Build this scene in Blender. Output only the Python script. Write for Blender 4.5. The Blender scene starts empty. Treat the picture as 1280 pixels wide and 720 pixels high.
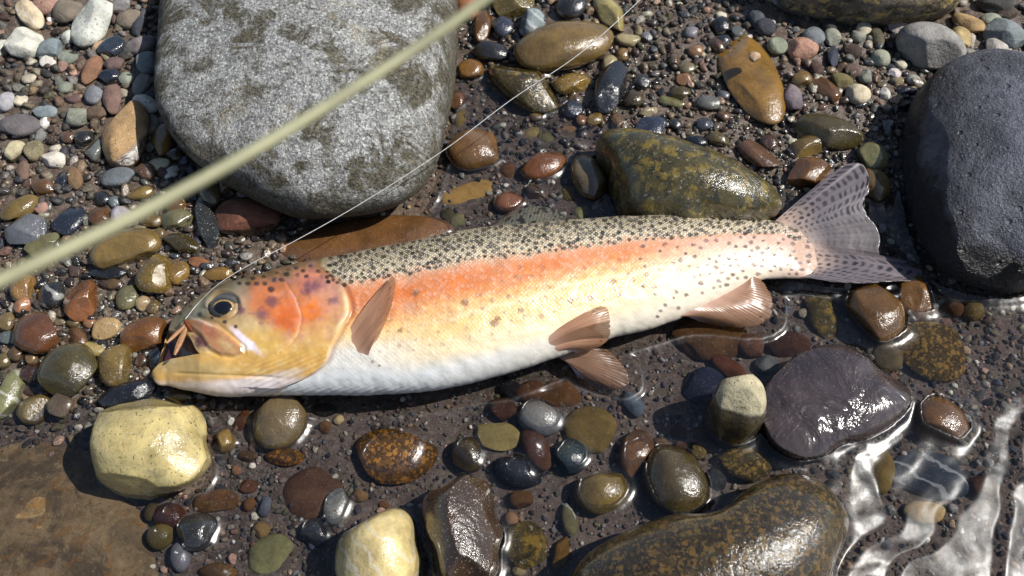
import bpy, bmesh, math, random
import numpy as np
from mathutils import Vector, Matrix

# ------------------------------------------------------------------ camera, sky, sun, exposure
S = bpy.context.scene
C = S.collection
TH = math.radians(58.0)          # the camera looks down by this angle
DIST = 0.56
LENS, SENSOR = 33.0, 36.0
FPX = LENS / SENSOR * 1280.0
CAM = np.array([0.0, -DIST * math.cos(TH), DIST * math.sin(TH)])
R_ = np.array([1.0, 0, 0])
U_ = np.array([0.0, math.sin(TH), math.cos(TH)])
F_ = np.array([0.0, math.cos(TH), -math.sin(TH)])

cd = bpy.data.cameras.new('camera')
cam = bpy.data.objects.new('camera', cd)
C.objects.link(cam)
cam.location = CAM
cam.rotation_euler = (math.pi / 2 - TH, 0, 0)
cd.lens, cd.sensor_width = LENS, SENSOR
cd.clip_start, cd.clip_end = 0.005, 200
cd.dof.use_dof = True
cd.dof.focus_distance = 0.55
cd.dof.aperture_fstop = 13.0
S.camera = cam

SUN_EL, SUN_AZ = math.radians(50), math.radians(2)     # azimuth measured from +X towards +Y
SDIR = np.array([math.cos(SUN_EL) * math.cos(SUN_AZ), math.cos(SUN_EL) * math.sin(SUN_AZ), math.sin(SUN_EL)])
W = bpy.data.worlds.new('World')
S.world = W
W.use_nodes = True
wn = W.node_tree.nodes
bg = wn['Background']
sky = wn.new('ShaderNodeTexSky')
sky.sky_type = 'NISHITA'
sky.sun_disc = False
sky.sun_elevation = SUN_EL
sky.sun_rotation = math.pi / 2 - SUN_AZ
W.node_tree.links.new(sky.outputs['Color'], bg.inputs['Color'])
bg.inputs['Strength'].default_value = 0.085
sl = bpy.data.lights.new('sun', 'SUN')
sl.energy = 5.0
sl.angle = math.radians(0.53)
sl.color = (1.0, 0.968, 0.91)
so = bpy.data.objects.new('sun', sl)
C.objects.link(so)
so.rotation_euler = Vector(SDIR).to_track_quat('Z', 'Y').to_euler()
so.location = SDIR * 5
S.view_settings.view_transform = 'Standard'
S.view_settings.look = 'None'
S.view_settings.gamma = 1
S.view_settings.exposure = 0.2
S.render.engine = 'CYCLES'
S.cycles.max_bounces = 5
S.cycles.glossy_bounces = 2
S.cycles.diffuse_bounces = 2
S.cycles.transparent_max_bounces = 12
S.cycles.caustics_reflective = False
S.cycles.caustics_refractive = False
S.cycles.sample_clamp_indirect = 4.0

rng = np.random.default_rng(7)

# ------------------------------------------------------------------ layout helpers (photo pixels of 1280x720 to metres)
def ray(x, y):
    x = np.asarray(x, float); y = np.asarray(y, float)
    return F_ + ((x - 640) / FPX)[..., None] * R_ + ((360 - y) / FPX)[..., None] * U_

def p2w(x, y, z):
    d = ray(x, y)
    t = (np.asarray(z, float) - CAM[2]) / d[..., 2]
    return CAM + d * t[..., None]

def w2p(P):
    P = np.asarray(P, float) - CAM
    q = P @ F_
    return 640 + FPX * (P @ R_) / q, 360 - FPX * (P @ U_) / q

def mpp(x, y, z=0.0):           # metres per photo pixel and local view elevation
    d = ray(x, y)
    t = (z - CAM[2]) / d[..., 2]
    n = np.linalg.norm(d, axis=-1)
    return t / FPX, np.arcsin(-d[..., 2] / n)

def hexlin(h):
    h = h.lstrip('#')
    c = np.array([int(h[i:i + 2], 16) / 255 for i in (0, 2, 4)])
    return np.where(c <= .04045, c / 12.92, ((c + .055) / 1.055) ** 2.4)

def rgb(r, g, b):
    c = np.array([r, g, b]) / 255.0
    return np.where(c <= .04045, c / 12.92, ((c + .055) / 1.055) ** 2.4)

def sstep(a, b, x):
    t = np.clip((np.asarray(x, float) - a) / (b - a), 0, 1)
    return t * t * (3 - 2 * t)

def vnoise(x, y, seed=0):
    x = np.asarray(x, float); y = np.asarray(y, float)
    xi = np.floor(x).astype(np.int64); yi = np.floor(y).astype(np.int64)
    fx = x - xi; fy = y - yi
    fx = fx * fx * (3 - 2 * fx); fy = fy * fy * (3 - 2 * fy)
    def h(a, b):
        n = (a * 374761393 + b * 668265263 + seed * 974634777) & 0x7fffffff
        n = ((n ^ (n >> 13)) * 1274126177) & 0x7fffffff
        return ((n ^ (n >> 16)) & 0xffff) / 65535.0
    return ((h(xi, yi) * (1 - fx) + h(xi + 1, yi) * fx) * (1 - fy) +
            (h(xi, yi + 1) * (1 - fx) + h(xi + 1, yi + 1) * fx) * fy) * 2 - 1

def fbm(x, y, seed=0, oct=3):
    s = 0; a = 1; t = 0
    for o in range(oct):
        s = s + a * vnoise(x * 2 ** o, y * 2 ** o, seed + o); t += a; a *= .5
    return s / t

# ------------------------------------------------------------------ mesh helpers
def fast_mesh(name, V, F, smooth=True):
    V = np.ascontiguousarray(V, np.float32); F = np.ascontiguousarray(F, np.int32)
    me = bpy.data.meshes.new(name)
    k = F.shape[1]
    me.vertices.add(len(V)); me.loops.add(F.size); me.polygons.add(len(F))
    me.vertices.foreach_set('co', V.ravel())
    me.loops.foreach_set('vertex_index', F.ravel())
    me.polygons.foreach_set('loop_start', np.arange(0, F.size, k, dtype=np.int32))
    me.polygons.foreach_set('use_smooth', np.full(len(F), smooth))
    me.update(calc_edges=True)
    return me

def add_col(me, name, col):
    a = me.attributes.new(name, 'FLOAT_COLOR', 'POINT')
    c = np.ones((len(me.vertices), 4), np.float32)
    c[:, :col.shape[1]] = col
    a.data.foreach_set('color', c.ravel())

def grid_faces(n, m):           # n rows, m columns
    i = np.arange(n * m).reshape(n, m)
    return np.stack([i[:-1, :-1], i[:-1, 1:], i[1:, 1:], i[1:, :-1]], -1).reshape(-1, 4)

def link(name, me, mat, parent=None):
    o = bpy.data.objects.new(name, me)
    C.objects.link(o)
    if mat is not None:
        me.materials.append(mat)
    if parent is not None:
        o.parent = parent
    return o

def tag(o, label=None, cat=None, group=None, kind=None):
    if label: o['label'] = label
    if cat: o['category'] = cat
    if group: o['group'] = group
    if kind: o['kind'] = kind
    return o

_ico = {}
def ico(n):
    if n not in _ico:
        bm = bmesh.new()
        bmesh.ops.create_icosphere(bm, subdivisions=n, radius=1)
        bm.verts.ensure_lookup_table()
        _ico[n] = (np.array([v.co[:] for v in bm.verts]), np.array([[v.index for v in f.verts] for f in bm.faces]))
        bm.free()
    return _ico[n]

# ------------------------------------------------------------------ node helpers
class NT:
    def __init__(s, name):
        s.m = bpy.data.materials.new(name); s.m.use_nodes = True
        s.t = s.m.node_tree; s.t.nodes.clear()
        s.out = s.t.nodes.new('ShaderNodeOutputMaterial')
    def n(s, typ, ins=None, **kw):
        nd = s.t.nodes.new('ShaderNode' + typ)
        for k, v in kw.items():
            setattr(nd, k, v)
        for k, v in (ins or {}).items():
            s.put(nd.inputs[k], v)
        return nd
    def put(s, sock, v):
        if isinstance(v, bpy.types.NodeSocket):
            s.t.links.new(v, sock)
        else:
            if hasattr(v, '__len__') and len(v) == 3 and sock.type == 'RGBA':
                v = (*[float(c) for c in v], 1)
            sock.default_value = v
    def math(s, op, a, b=0.0, c=None, clamp=False):
        nd = s.t.nodes.new('ShaderNodeMath'); nd.operation = op; nd.use_clamp = clamp
        s.put(nd.inputs[0], a); s.put(nd.inputs[1], b)
        if c is not None: s.put(nd.inputs[2], c)
        return nd.outputs[0]
    def mix(s, f, a, b, mode='MIX'):
        nd = s.t.nodes.new('ShaderNodeMix'); nd.data_type = 'RGBA'; nd.blend_type = mode
        s.put(nd.inputs[0], f); s.put(nd.inputs[6], a); s.put(nd.inputs[7], b)
        return nd.outputs[2]
    def mixf(s, f, a, b):
        nd = s.t.nodes.new('ShaderNodeMix'); nd.data_type = 'FLOAT'
        s.put(nd.inputs[0], f); s.put(nd.inputs[2], a); s.put(nd.inputs[3], b)
        return nd.outputs[0]
    def rng(s, v, a, b, c=0.0, d=1.0, smooth=True):
        nd = s.t.nodes.new('ShaderNodeMapRange')
        if smooth: nd.interpolation_type = 'SMOOTHSTEP'
        for i, q in enumerate((v, a, b, c, d)): s.put(nd.inputs[i], q)
        return nd.outputs[0]
    def noise(s, vec, scale, detail=3, rough=.55, dist=0.0):
        nd = s.n('TexNoise', {'Scale': scale, 'Detail': detail, 'Roughness': rough, 'Distortion': dist})
        if vec is not None: s.put(nd.inputs['Vector'], vec)
        return nd.outputs['Fac']
    def vor(s, vec, scale, feature='F1', rand=1.0):
        nd = s.n('TexVoronoi', {'Scale': scale, 'Randomness': rand}, feature=feature)
        if vec is not None: s.put(nd.inputs['Vector'], vec)
        return nd
    def attr(s, name, typ='GEOMETRY'):
        nd = s.n('Attribute'); nd.attribute_type = typ; nd.attribute_name = name
        return nd
    def bump(s, h, strength=.5, dist=.001, normal=None):
        nd = s.n('Bump', {'Strength': strength, 'Distance': dist, 'Height': h})
        if normal is not None: s.put(nd.inputs['Normal'], normal)
        return nd.outputs['Normal']
    def bsdf(s, **kw):
        nd = s.n('BsdfPrincipled')
        for k, v in kw.items():
            s.put(nd.inputs[k.replace('_', ' ')], v)
        s.t.links.new(nd.outputs[0], s.out.inputs[0])
        return nd

def stone_coords(N):
    tc = N.n('TexCoord').outputs['Object']
    info = N.n('ObjectInfo')
    off = N.n('VectorMath', {0: tc}, operation='ADD')
    sc = N.n('VectorMath', {0: (3.1, 5.7, 9.3)}, operation='SCALE')
    N.put(sc.inputs['Scale'], info.outputs['Random'])
    N.put(off.inputs[1], sc.outputs[0])
    return off.outputs[0], info

def stone_material(name, style):
    """Rounded river stone. The object's colour is the rock's colour; gloss, specks and wet_line are per stone."""
    N = NT(name)
    v, info = stone_coords(N)
    base = info.outputs['Color']
    gloss = N.attr('gloss', 'OBJECT').outputs['Fac']
    speck = N.attr('speck', 'OBJECT').outputs['Fac']
    wline = N.attr('wet_line', 'OBJECT').outputs['Fac']
    big = N.noise(v, 55, 4, .6)
    mid = N.noise(v, 240, 4, .65)
    fine = N.noise(v, 1100, 3, .7)
    col = N.mix(N.rng(big, .3, .7), N.mix(1.0, base, (.68, .66, .62), 'MULTIPLY'), N.mix(1.0, base, (1.22, 1.18, 1.1), 'MULTIPLY'))
    col = N.mix(N.math('MULTIPLY', N.rng(mid, .42, .72), .45), col, N.mix(1.0, col, (.55, .52, .5), 'MULTIPLY'))
    if style == 'granite':
        wrp = N.n('TexNoise', {'Scale': 420, 'Detail': 2}); N.put(wrp.inputs['Vector'], v)
        wv_ = N.n('VectorMath', {0: wrp.outputs['Color']}, operation='SCALE'); wv_.inputs['Scale'].default_value = .0032
        v2 = N.n('VectorMath', {0: v}, operation='ADD'); N.put(v2.inputs[1], wv_.outputs[0])
        vo = N.vor(v2.outputs[0], 480)
        cell = N.n('SeparateColor', {0: vo.outputs['Color']})
        gold = N.mix(cell.outputs[1], N.mix(1.0, base, (2.1, 1.75, 1.1), 'MULTIPLY'), N.mix(1.0, base, (1.6, 1.5, 1.3), 'MULTIPLY'))
        dark = N.mix(1.0, base, (.34, .33, .34), 'MULTIPLY')
        col = N.mix(N.rng(cell.outputs[0], .5, .62), N.mix(1.0, col, (.62, .62, .6), 'MULTIPLY'), dark)
        vo3 = N.vor(v2.outputs[0], 330)
        c3 = N.n('SeparateColor', {0: vo3.outputs['Color']})
        blob = N.math('MULTIPLY', N.rng(c3.outputs[0], .66, .7), N.rng(vo3.outputs['Distance'], .62, .4))
        col = N.mix(N.math('MULTIPLY', blob, .85), col, gold)
        vo2 = N.vor(v2.outputs[0], 760)
        c2 = N.n('SeparateColor', {0: vo2.outputs['Color']})
        col = N.mix(N.math('MULTIPLY', N.rng(c2.outputs[2], .8, .84), .7), col, gold)
    if style == 'moss':
        patch = N.noise(v, 90, 5, .7, .6)
        col = N.mix(N.rng(patch, .48, .6), col, N.mix(1.0, base, (.34, .34, .3), 'MULTIPLY'))
        patch2 = N.noise(v, 130, 4, .7, .3)
        col = N.mix(N.math('MULTIPLY', N.rng(patch2, .5, .62), .85), col, N.mix(1.0, base, (2.6, 2.2, 1.0), 'MULTIPLY'))
        pt = N.noise(v, 420, 3, .6)
        col = N.mix(N.math('MULTIPLY', N.rng(pt, .6, .7), .6), col, (.36, .33, .24))
    if style == 'vein':
        wv = N.n('TexWave', {'Scale': 38, 'Distortion': 5.0, 'Detail': 3, 'Detail Scale': 1.6}, bands_direction='DIAGONAL')
        N.put(wv.inputs['Vector'], v)
        col = N.mix(N.math('MULTIPLY', N.rng(wv.outputs['Fac'], .86, .98), .6), col, N.mix(.6, base, (.62, .6, .55)))
    if style == 'slab':
        q1 = N.noise(v, 38, 6, .72, .7); q2 = N.noise(v, 85, 5, .75, .4); q3 = N.noise(v, 260, 4, .7)
        col = N.mix(N.rng(q1, .46, .6), col, N.mix(1.0, base, (.42, .42, .45), 'MULTIPLY'))
        col = N.mix(N.math('MULTIPLY', N.rng(q2, .54, .64), .7), col, N.mix(1.0, base, (.9, .62, .38), 'MULTIPLY'))
        col = N.mix(N.math('MULTIPLY', N.rng(q3, .55, .68), .6), col, N.mix(1.0, base, (.3, .28, .26), 'MULTIPLY'))
        col = N.mix(N.math('MULTIPLY', N.rng(q3, .42, .32), .5), col, N.mix(1.0, base, (1.5, 1.5, 1.5), 'MULTIPLY'))
    if style == 'film':
        f1 = N.noise(v, 34, 4, .55, .8)
        crack = N.vor(v, 30, 'DISTANCE_TO_EDGE')
    # dark and light mineral specks
    sp = N.noise(v, 700, 2, .5)
    col = N.mix(N.math('MULTIPLY', N.rng(sp, .63, .7), speck), col, (.03, .026, .02))
    sp2 = N.noise(v, 950, 2, .5, .2)
    col = N.mix(N.math('MULTIPLY', N.math('MULTIPLY', N.rng(sp2, .64, .7), speck), .7), col, (.55, .52, .45))
    col = N.mix(N.math('MULTIPLY', N.rng(fine, .35, .75), .3), col, N.mix(1.0, col, (.6, .6, .6), 'MULTIPLY'))
    # the wet foot of a stone that stands out of the water
    geo = N.n('NewGeometry')
    z = N.n('SeparateXYZ', {0: geo.outputs['Position']}).outputs[2]
    wn_ = N.math('MULTIPLY', N.math('SUBTRACT', big, .5), .007)
    wet = N.rng(N.math('SUBTRACT', N.math('ADD', wline, wn_), z), -.0012, .0012)
    col = N.mix(wet, col, N.mix(1.0, col, (.13, .115, .085), 'MULTIPLY'))
    g = N.math('MAXIMUM', gloss, wet)
    dry_ = N.rng(z, -.0012, .0006)
    rough = N.mixf(g, .82, N.rng(mid, .3, .75, .09, .30))
    h = N.math('ADD', N.math('MULTIPLY', mid, 1.0), N.math('MULTIPLY', fine, .25))
    h = N.math('ADD', h, N.math('MULTIPLY', big, .8))
    if style == 'film':
        h = N.math('ADD', N.math('MULTIPLY', h, .35), N.math('MULTIPLY', f1, 9.0))
    nb = N.bump(h, N.mixf(g, .65, .4), .0018)
    N.bsdf(Base_Color=col, Roughness=rough, Normal=nb, Specular_IOR_Level=N.math('MULTIPLY', dry_, N.mixf(g, .3, .62)),
           Coat_Weight=N.math('MULTIPLY', N.math('MULTIPLY', g, .8), dry_), Coat_Roughness=.05)
    return N.m

M = {s: stone_material(n, s) for s, n in (('smooth', 'smooth_stone'), ('granite', 'granite_stone'), ('moss', 'mossy_stone'), ('vein', 'veined_stone'), ('film', 'slab_under_water_film'), ('slab', 'mottled_slab'))}

def boulder_grey():
    N = NT('lichened_grey_boulder')
    v, info = stone_coords(N)
    geo = N.n('NewGeometry')
    z = N.n('SeparateXYZ', {0: geo.outputs['Position']}).outputs[2]
    n1 = N.noise(v, 16, 6, .62, .3); n2 = N.noise(v, 120, 5, .7); n3 = N.noise(v, 520, 4, .75); n4 = N.noise(v, 1300, 2, .6)
    n5 = N.noise(v, 42, 6, .72, .8)
    col = N.mix(N.rng(n2, .3, .7), (.33, .325, .305), (.62, .61, .565))
    col = N.mix(N.math('MULTIPLY', N.rng(n1, .35, .65), .5), N.mix(1.0, col, (.8, .81, .84), 'MULTIPLY'), col)
    col = N.mix(N.rng(n3, .36, .56), N.mix(1.0, col, (.5, .5, .52), 'MULTIPLY'), col)
    vg = N.vor(v, 900)
    cg = N.n('SeparateColor', {0: vg.outputs['Color']})
    col = N.mix(N.math('MULTIPLY', N.rng(cg.outputs[0], .8, .9), .7), col, (.78, .77, .72))
    col = N.mix(N.math('MULTIPLY', N.rng(cg.outputs[1], .82, .9), .7), col, (.10, .095, .085))
    brown = N.mix(N.rng(n3, .38, .62), (.022, .019, .011), (.13, .108, .058))
    n6 = N.noise(v, 26, 5, .7, .5)
    spots = N.math('MULTIPLY', N.rng(n5, .40, .56), N.rng(N.math('ADD', n6, N.rng(z, .02, .07, .12, -.03)), .42, .5))
    col = N.mix(N.math('MULTIPLY', spots, .92), col, brown)
    ochre = N.rng(N.math('ADD', n1, N.math('MULTIPLY', n5, .6)), .88, .98)
    col = N.mix(N.math('MULTIPLY', ochre, .5), col, N.mix(N.rng(n3, .4, .6), (.25, .2, .12), (.6, .54, .42)))
    low = N.rng(N.math('ADD', z, N.math('MULTIPLY', N.math('SUBTRACT', n5, .5), .05)), .020, .052, 1, 0)
    col = N.mix(N.math('MULTIPLY', low, .9), col, N.mix(N.rng(n3, .35, .62), (.018, .015, .009), (.14, .118, .068)))
    col = N.mix(N.math('MULTIPLY', N.rng(n4, .6, .68), .7), col, (.05, .05, .05))
    h = N.math('ADD', N.math('MULTIPLY', n2, 1.2), N.math('ADD', N.math('MULTIPLY', n3, .8), N.math('MULTIPLY', n4, .25)))
    N.bsdf(Base_Color=col, Roughness=N.mixf(low, .85, .45), Normal=N.bump(h, .9, .0042), Specular_IOR_Level=.35)
    return N.m

def boulder_blue():
    N = NT('blue_grey_boulder')
    v, info = stone_coords(N)
    geo = N.n('NewGeometry')
    z = N.n('SeparateXYZ', {0: geo.outputs['Position']}).outputs[2]
    n1 = N.noise(v, 22, 5, .6); n2 = N.noise(v, 110, 5, .65); n3 = N.noise(v, 700, 3, .7)
    n5 = N.noise(v, 60, 5, .6, .5)
    col = N.mix(N.rng(n1, .35, .65), (.05, .053, .07), (.155, .16, .195))
    col = N.mix(N.math('MULTIPLY', N.rng(n2, .3, .5, 1, 0), .7), col, (.04, .04, .055))
    col = N.mix(N.math('MULTIPLY', N.rng(n5, .62, .68), .6), col, (.025, .025, .035))
    col = N.mix(N.math('MULTIPLY', N.rng(n3, .6, .68), .7), col, (.4, .4, .42))
    wet = N.rng(N.math('ADD', z, N.math('MULTIPLY', N.math('SUBTRACT', n1, .5), .06)),  .03, .044, 1, 0)
    col = N.mix(wet, col, N.mix(1.0, col, (.16, .16, .16), 'MULTIPLY'))
    pv = N.vor(v, 150)
    pit = N.math('MULTIPLY', N.rng(pv.outputs['Distance'], .12, .3, 1, 0), N.rng(N.n('SeparateColor', {0: pv.outputs['Color']}).outputs[0], .6, .7))
    h = N.math('SUBTRACT', N.math('ADD', n2, N.math('MULTIPLY', n3, .5)), N.math('MULTIPLY', pit, .5))
    N.bsdf(Base_Color=col, Roughness=N.mixf(wet, .5, .25), Normal=N.bump(h, 1.0, .006), Specular_IOR_Level=.45)
    return N.m

M['grey_boulder'] = boulder_grey()
M['blue_boulder'] = boulder_blue()

# ------------------------------------------------------------------ the ground
GC = [(0, 0, 15), (100, 100, 11), (60, 250, 8), (150, 300, 5), (60, 400, 4), (100, 480, 1), (200, 420, 1), (300, 330, 1.5), (270, 290, 2.5),
      (200, 60, 12), (250, 230, 5), (850, 60, 9), (1000, 40, 11), (1250, 30, 13), (1050, 130, 6), (900, 140, 2.5), (800, 120, 2),
      (700, 30, 9), (620, 40, 5), (600, 150, -3.5), (650, 220, -4), (560, 260, -4), (720, 180, -1.5), (450, 290, -4), (580, 110, -2), (660, 150, -2.5),
      (1000, 200, .5), (1110, 280, -5), (1080, 230, 0), (1110, 180, 3), (300, 520, -3.5), (450, 510, -7), (600, 500, -8), (750, 500, -8), (900, 440, -10),
      (1000, 400, -9), (1200, 430, -9), (1250, 500, -10), (60, 600, -10), (120, 690, -10), (300, 650, -5), (400, 600, -6), (550, 620, -10), (680, 620, -9),
      (800, 700, -12), (1000, 600, -13), (1200, 600, -14), (1250, 700, -16), (300, 710, -5), (40, 520, -5), (300, 440, -4), (600, 380, -6), (900, 320, -5),
      (-200, -200, 25), (640, -200, 18), (1500, -100, 22), (1600, 400, -8), (1500, 800, -22), (640, 1000, -20), (-200, 900, -8), (-300, 300, 12)]
GP = np.array([[*p2w(x, y, 0.0)[:2], z / 1000] for x, y, z in GC])
def ground_z(x, y):
    x = np.asarray(x, float); y = np.asarray(y, float)
    sw = 0; sz = 0
    for gx, gy, gz in GP:
        w = 1 / (((x - gx) ** 2 + (y - gy) ** 2) + .012 ** 2) ** 1.6
        sw = sw + w; sz = sz + w * gz
    z = sz / sw
    return z + .0011 * fbm(x * 55, y * 55, 3) + .0007 * fbm(x * 190, y * 190, 9, 2)

def axis(lo, hi, step, far, n):
    a = np.arange(lo, hi + step / 2, step)
    t = np.linspace(0, 1, n + 1)[1:]
    g = step * n * t + (far - step * n) * t ** 4
    return np.concatenate([(lo - g)[::-1], a, hi + g])

def ground_material():
    N = NT('wet_silt_and_grit')
    geo = N.n('NewGeometry')
    p = geo.outputs['Position']
    z = N.n('SeparateXYZ', {0: p}).outputs[2]
    n1 = N.noise(p, 30, 4, .6); n2 = N.noise(p, 260, 4, .7); n3 = N.noise(p, 900, 3, .7)
    vo = N.vor(p, 760)
    cs = N.n('SeparateColor', {0: vo.outputs['Color']})
    col = N.mix(N.rng(n1, .35, .65), (.04, .03, .022), (.10, .072, .052))
    grit = N.mix(cs.outputs[0], N.mix(cs.outputs[1], (.045, .04, .04), (.17, .10, .07)), N.mix(cs.outputs[1], (.24, .18, .12), (.14, .13, .12)))
    col = N.mix(N.rng(n2, .42, .6, .15, .75), col, grit)
    col = N.mix(N.math('MULTIPLY', N.rng(n3, .62, .7), .5), col, (.4, .36, .32))
    col = N.mix(N.math('MULTIPLY', N.rng(n3, .4, .3), .6), col, (.02, .018, .018))
    h = N.math('ADD', N.math('MULTIPLY', N.math('SUBTRACT', 1.0, vo.outputs['Distance']), .35), N.math('ADD', n2, N.math('MULTIPLY', n3, .5)))
    N.bsdf(Base_Color=col, Roughness=N.rng(n2, .3, .7, .22, .5), Normal=N.bump(h, .6, .0009), Specular_IOR_Level=N.rng(z, -.0012, .0006, .0, .5))
    return N.m
M['ground'] = ground_material()
gx = axis(-.52, .52, .0035, 12, 26); gy = axis(-.32, .42, .0035, 12, 26)
GX, GY = np.meshgrid(gx, gy)
GZ = ground_z(GX, GY)
og = link('river_bed', fast_mesh('river_bed', np.stack([GX, GY, GZ], -1).reshape(-1, 3), grid_faces(len(gy), len(gx))), M['ground'])
tag(og, 'brown silt and grit bed of the river margin', None, kind='structure')

def gz1(x, y):
    return float(ground_z(x, y))

# ------------------------------------------------------------------ stones
COL = {  # name: (colour as lit, words)
 'palegrey': ('b9bbb3', 'pale grey'), 'cream': ('cdc2a4', 'cream'), 'white': ('d9d6cc', 'white'), 'grey': ('8c8d8b', 'grey'), 'bluegrey': ('7a828c', 'blue grey'),
 'granitered': ('a08070', 'reddish'), 'browngrey': ('7d7468', 'brown grey'), 'slate': ('454c5e', 'slate blue'), 'purplegrey': ('7c7278', 'purple grey'),
 'brown': ('7a5f48', 'brown'), 'tan': ('b08f64', 'tan'), 'olive': ('847750', 'olive'), 'darkolive': ('56503a', 'dark olive'), 'darkblue': ('363b4d', 'dark blue'),
 'greengrey': ('858b7c', 'green grey'), 'purplebrown': ('6f5550', 'purple brown'), 'dark': ('3b3a3a', 'dark grey'), 'black': ('24252a', 'black'),
 'redbrown': ('7a5240', 'red brown'), 'darkred': ('5c403a', 'dark red'), 'orange': ('96663c', 'orange brown'), 'amber': ('7e5c32', 'amber'), 'pink': ('b98a76', 'pinkish'),
 'yellow': ('bfae78', 'yellow'), 'paleyellow': ('b8a46e', 'pale yellow'), 'slabpurple': ('584c4d', 'dark purple'), 'slabbrown': ('b0946a', 'brown'), 'boulderolive': ('544c30', 'olive'), 'palegreen': ('8f9784', 'pale green'), 'gold': ('8a6a34', 'golden'), 'lilac': ('a7a3ad', 'lilac grey'), 'teal': ('3b4a4e', 'dark teal'),
 'oliveyellow': ('98824a', 'yellow olive'), 'darkbrown': ('4e4034', 'dark brown'), 'moss': ('6c6748', 'mossy'),
}
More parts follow.
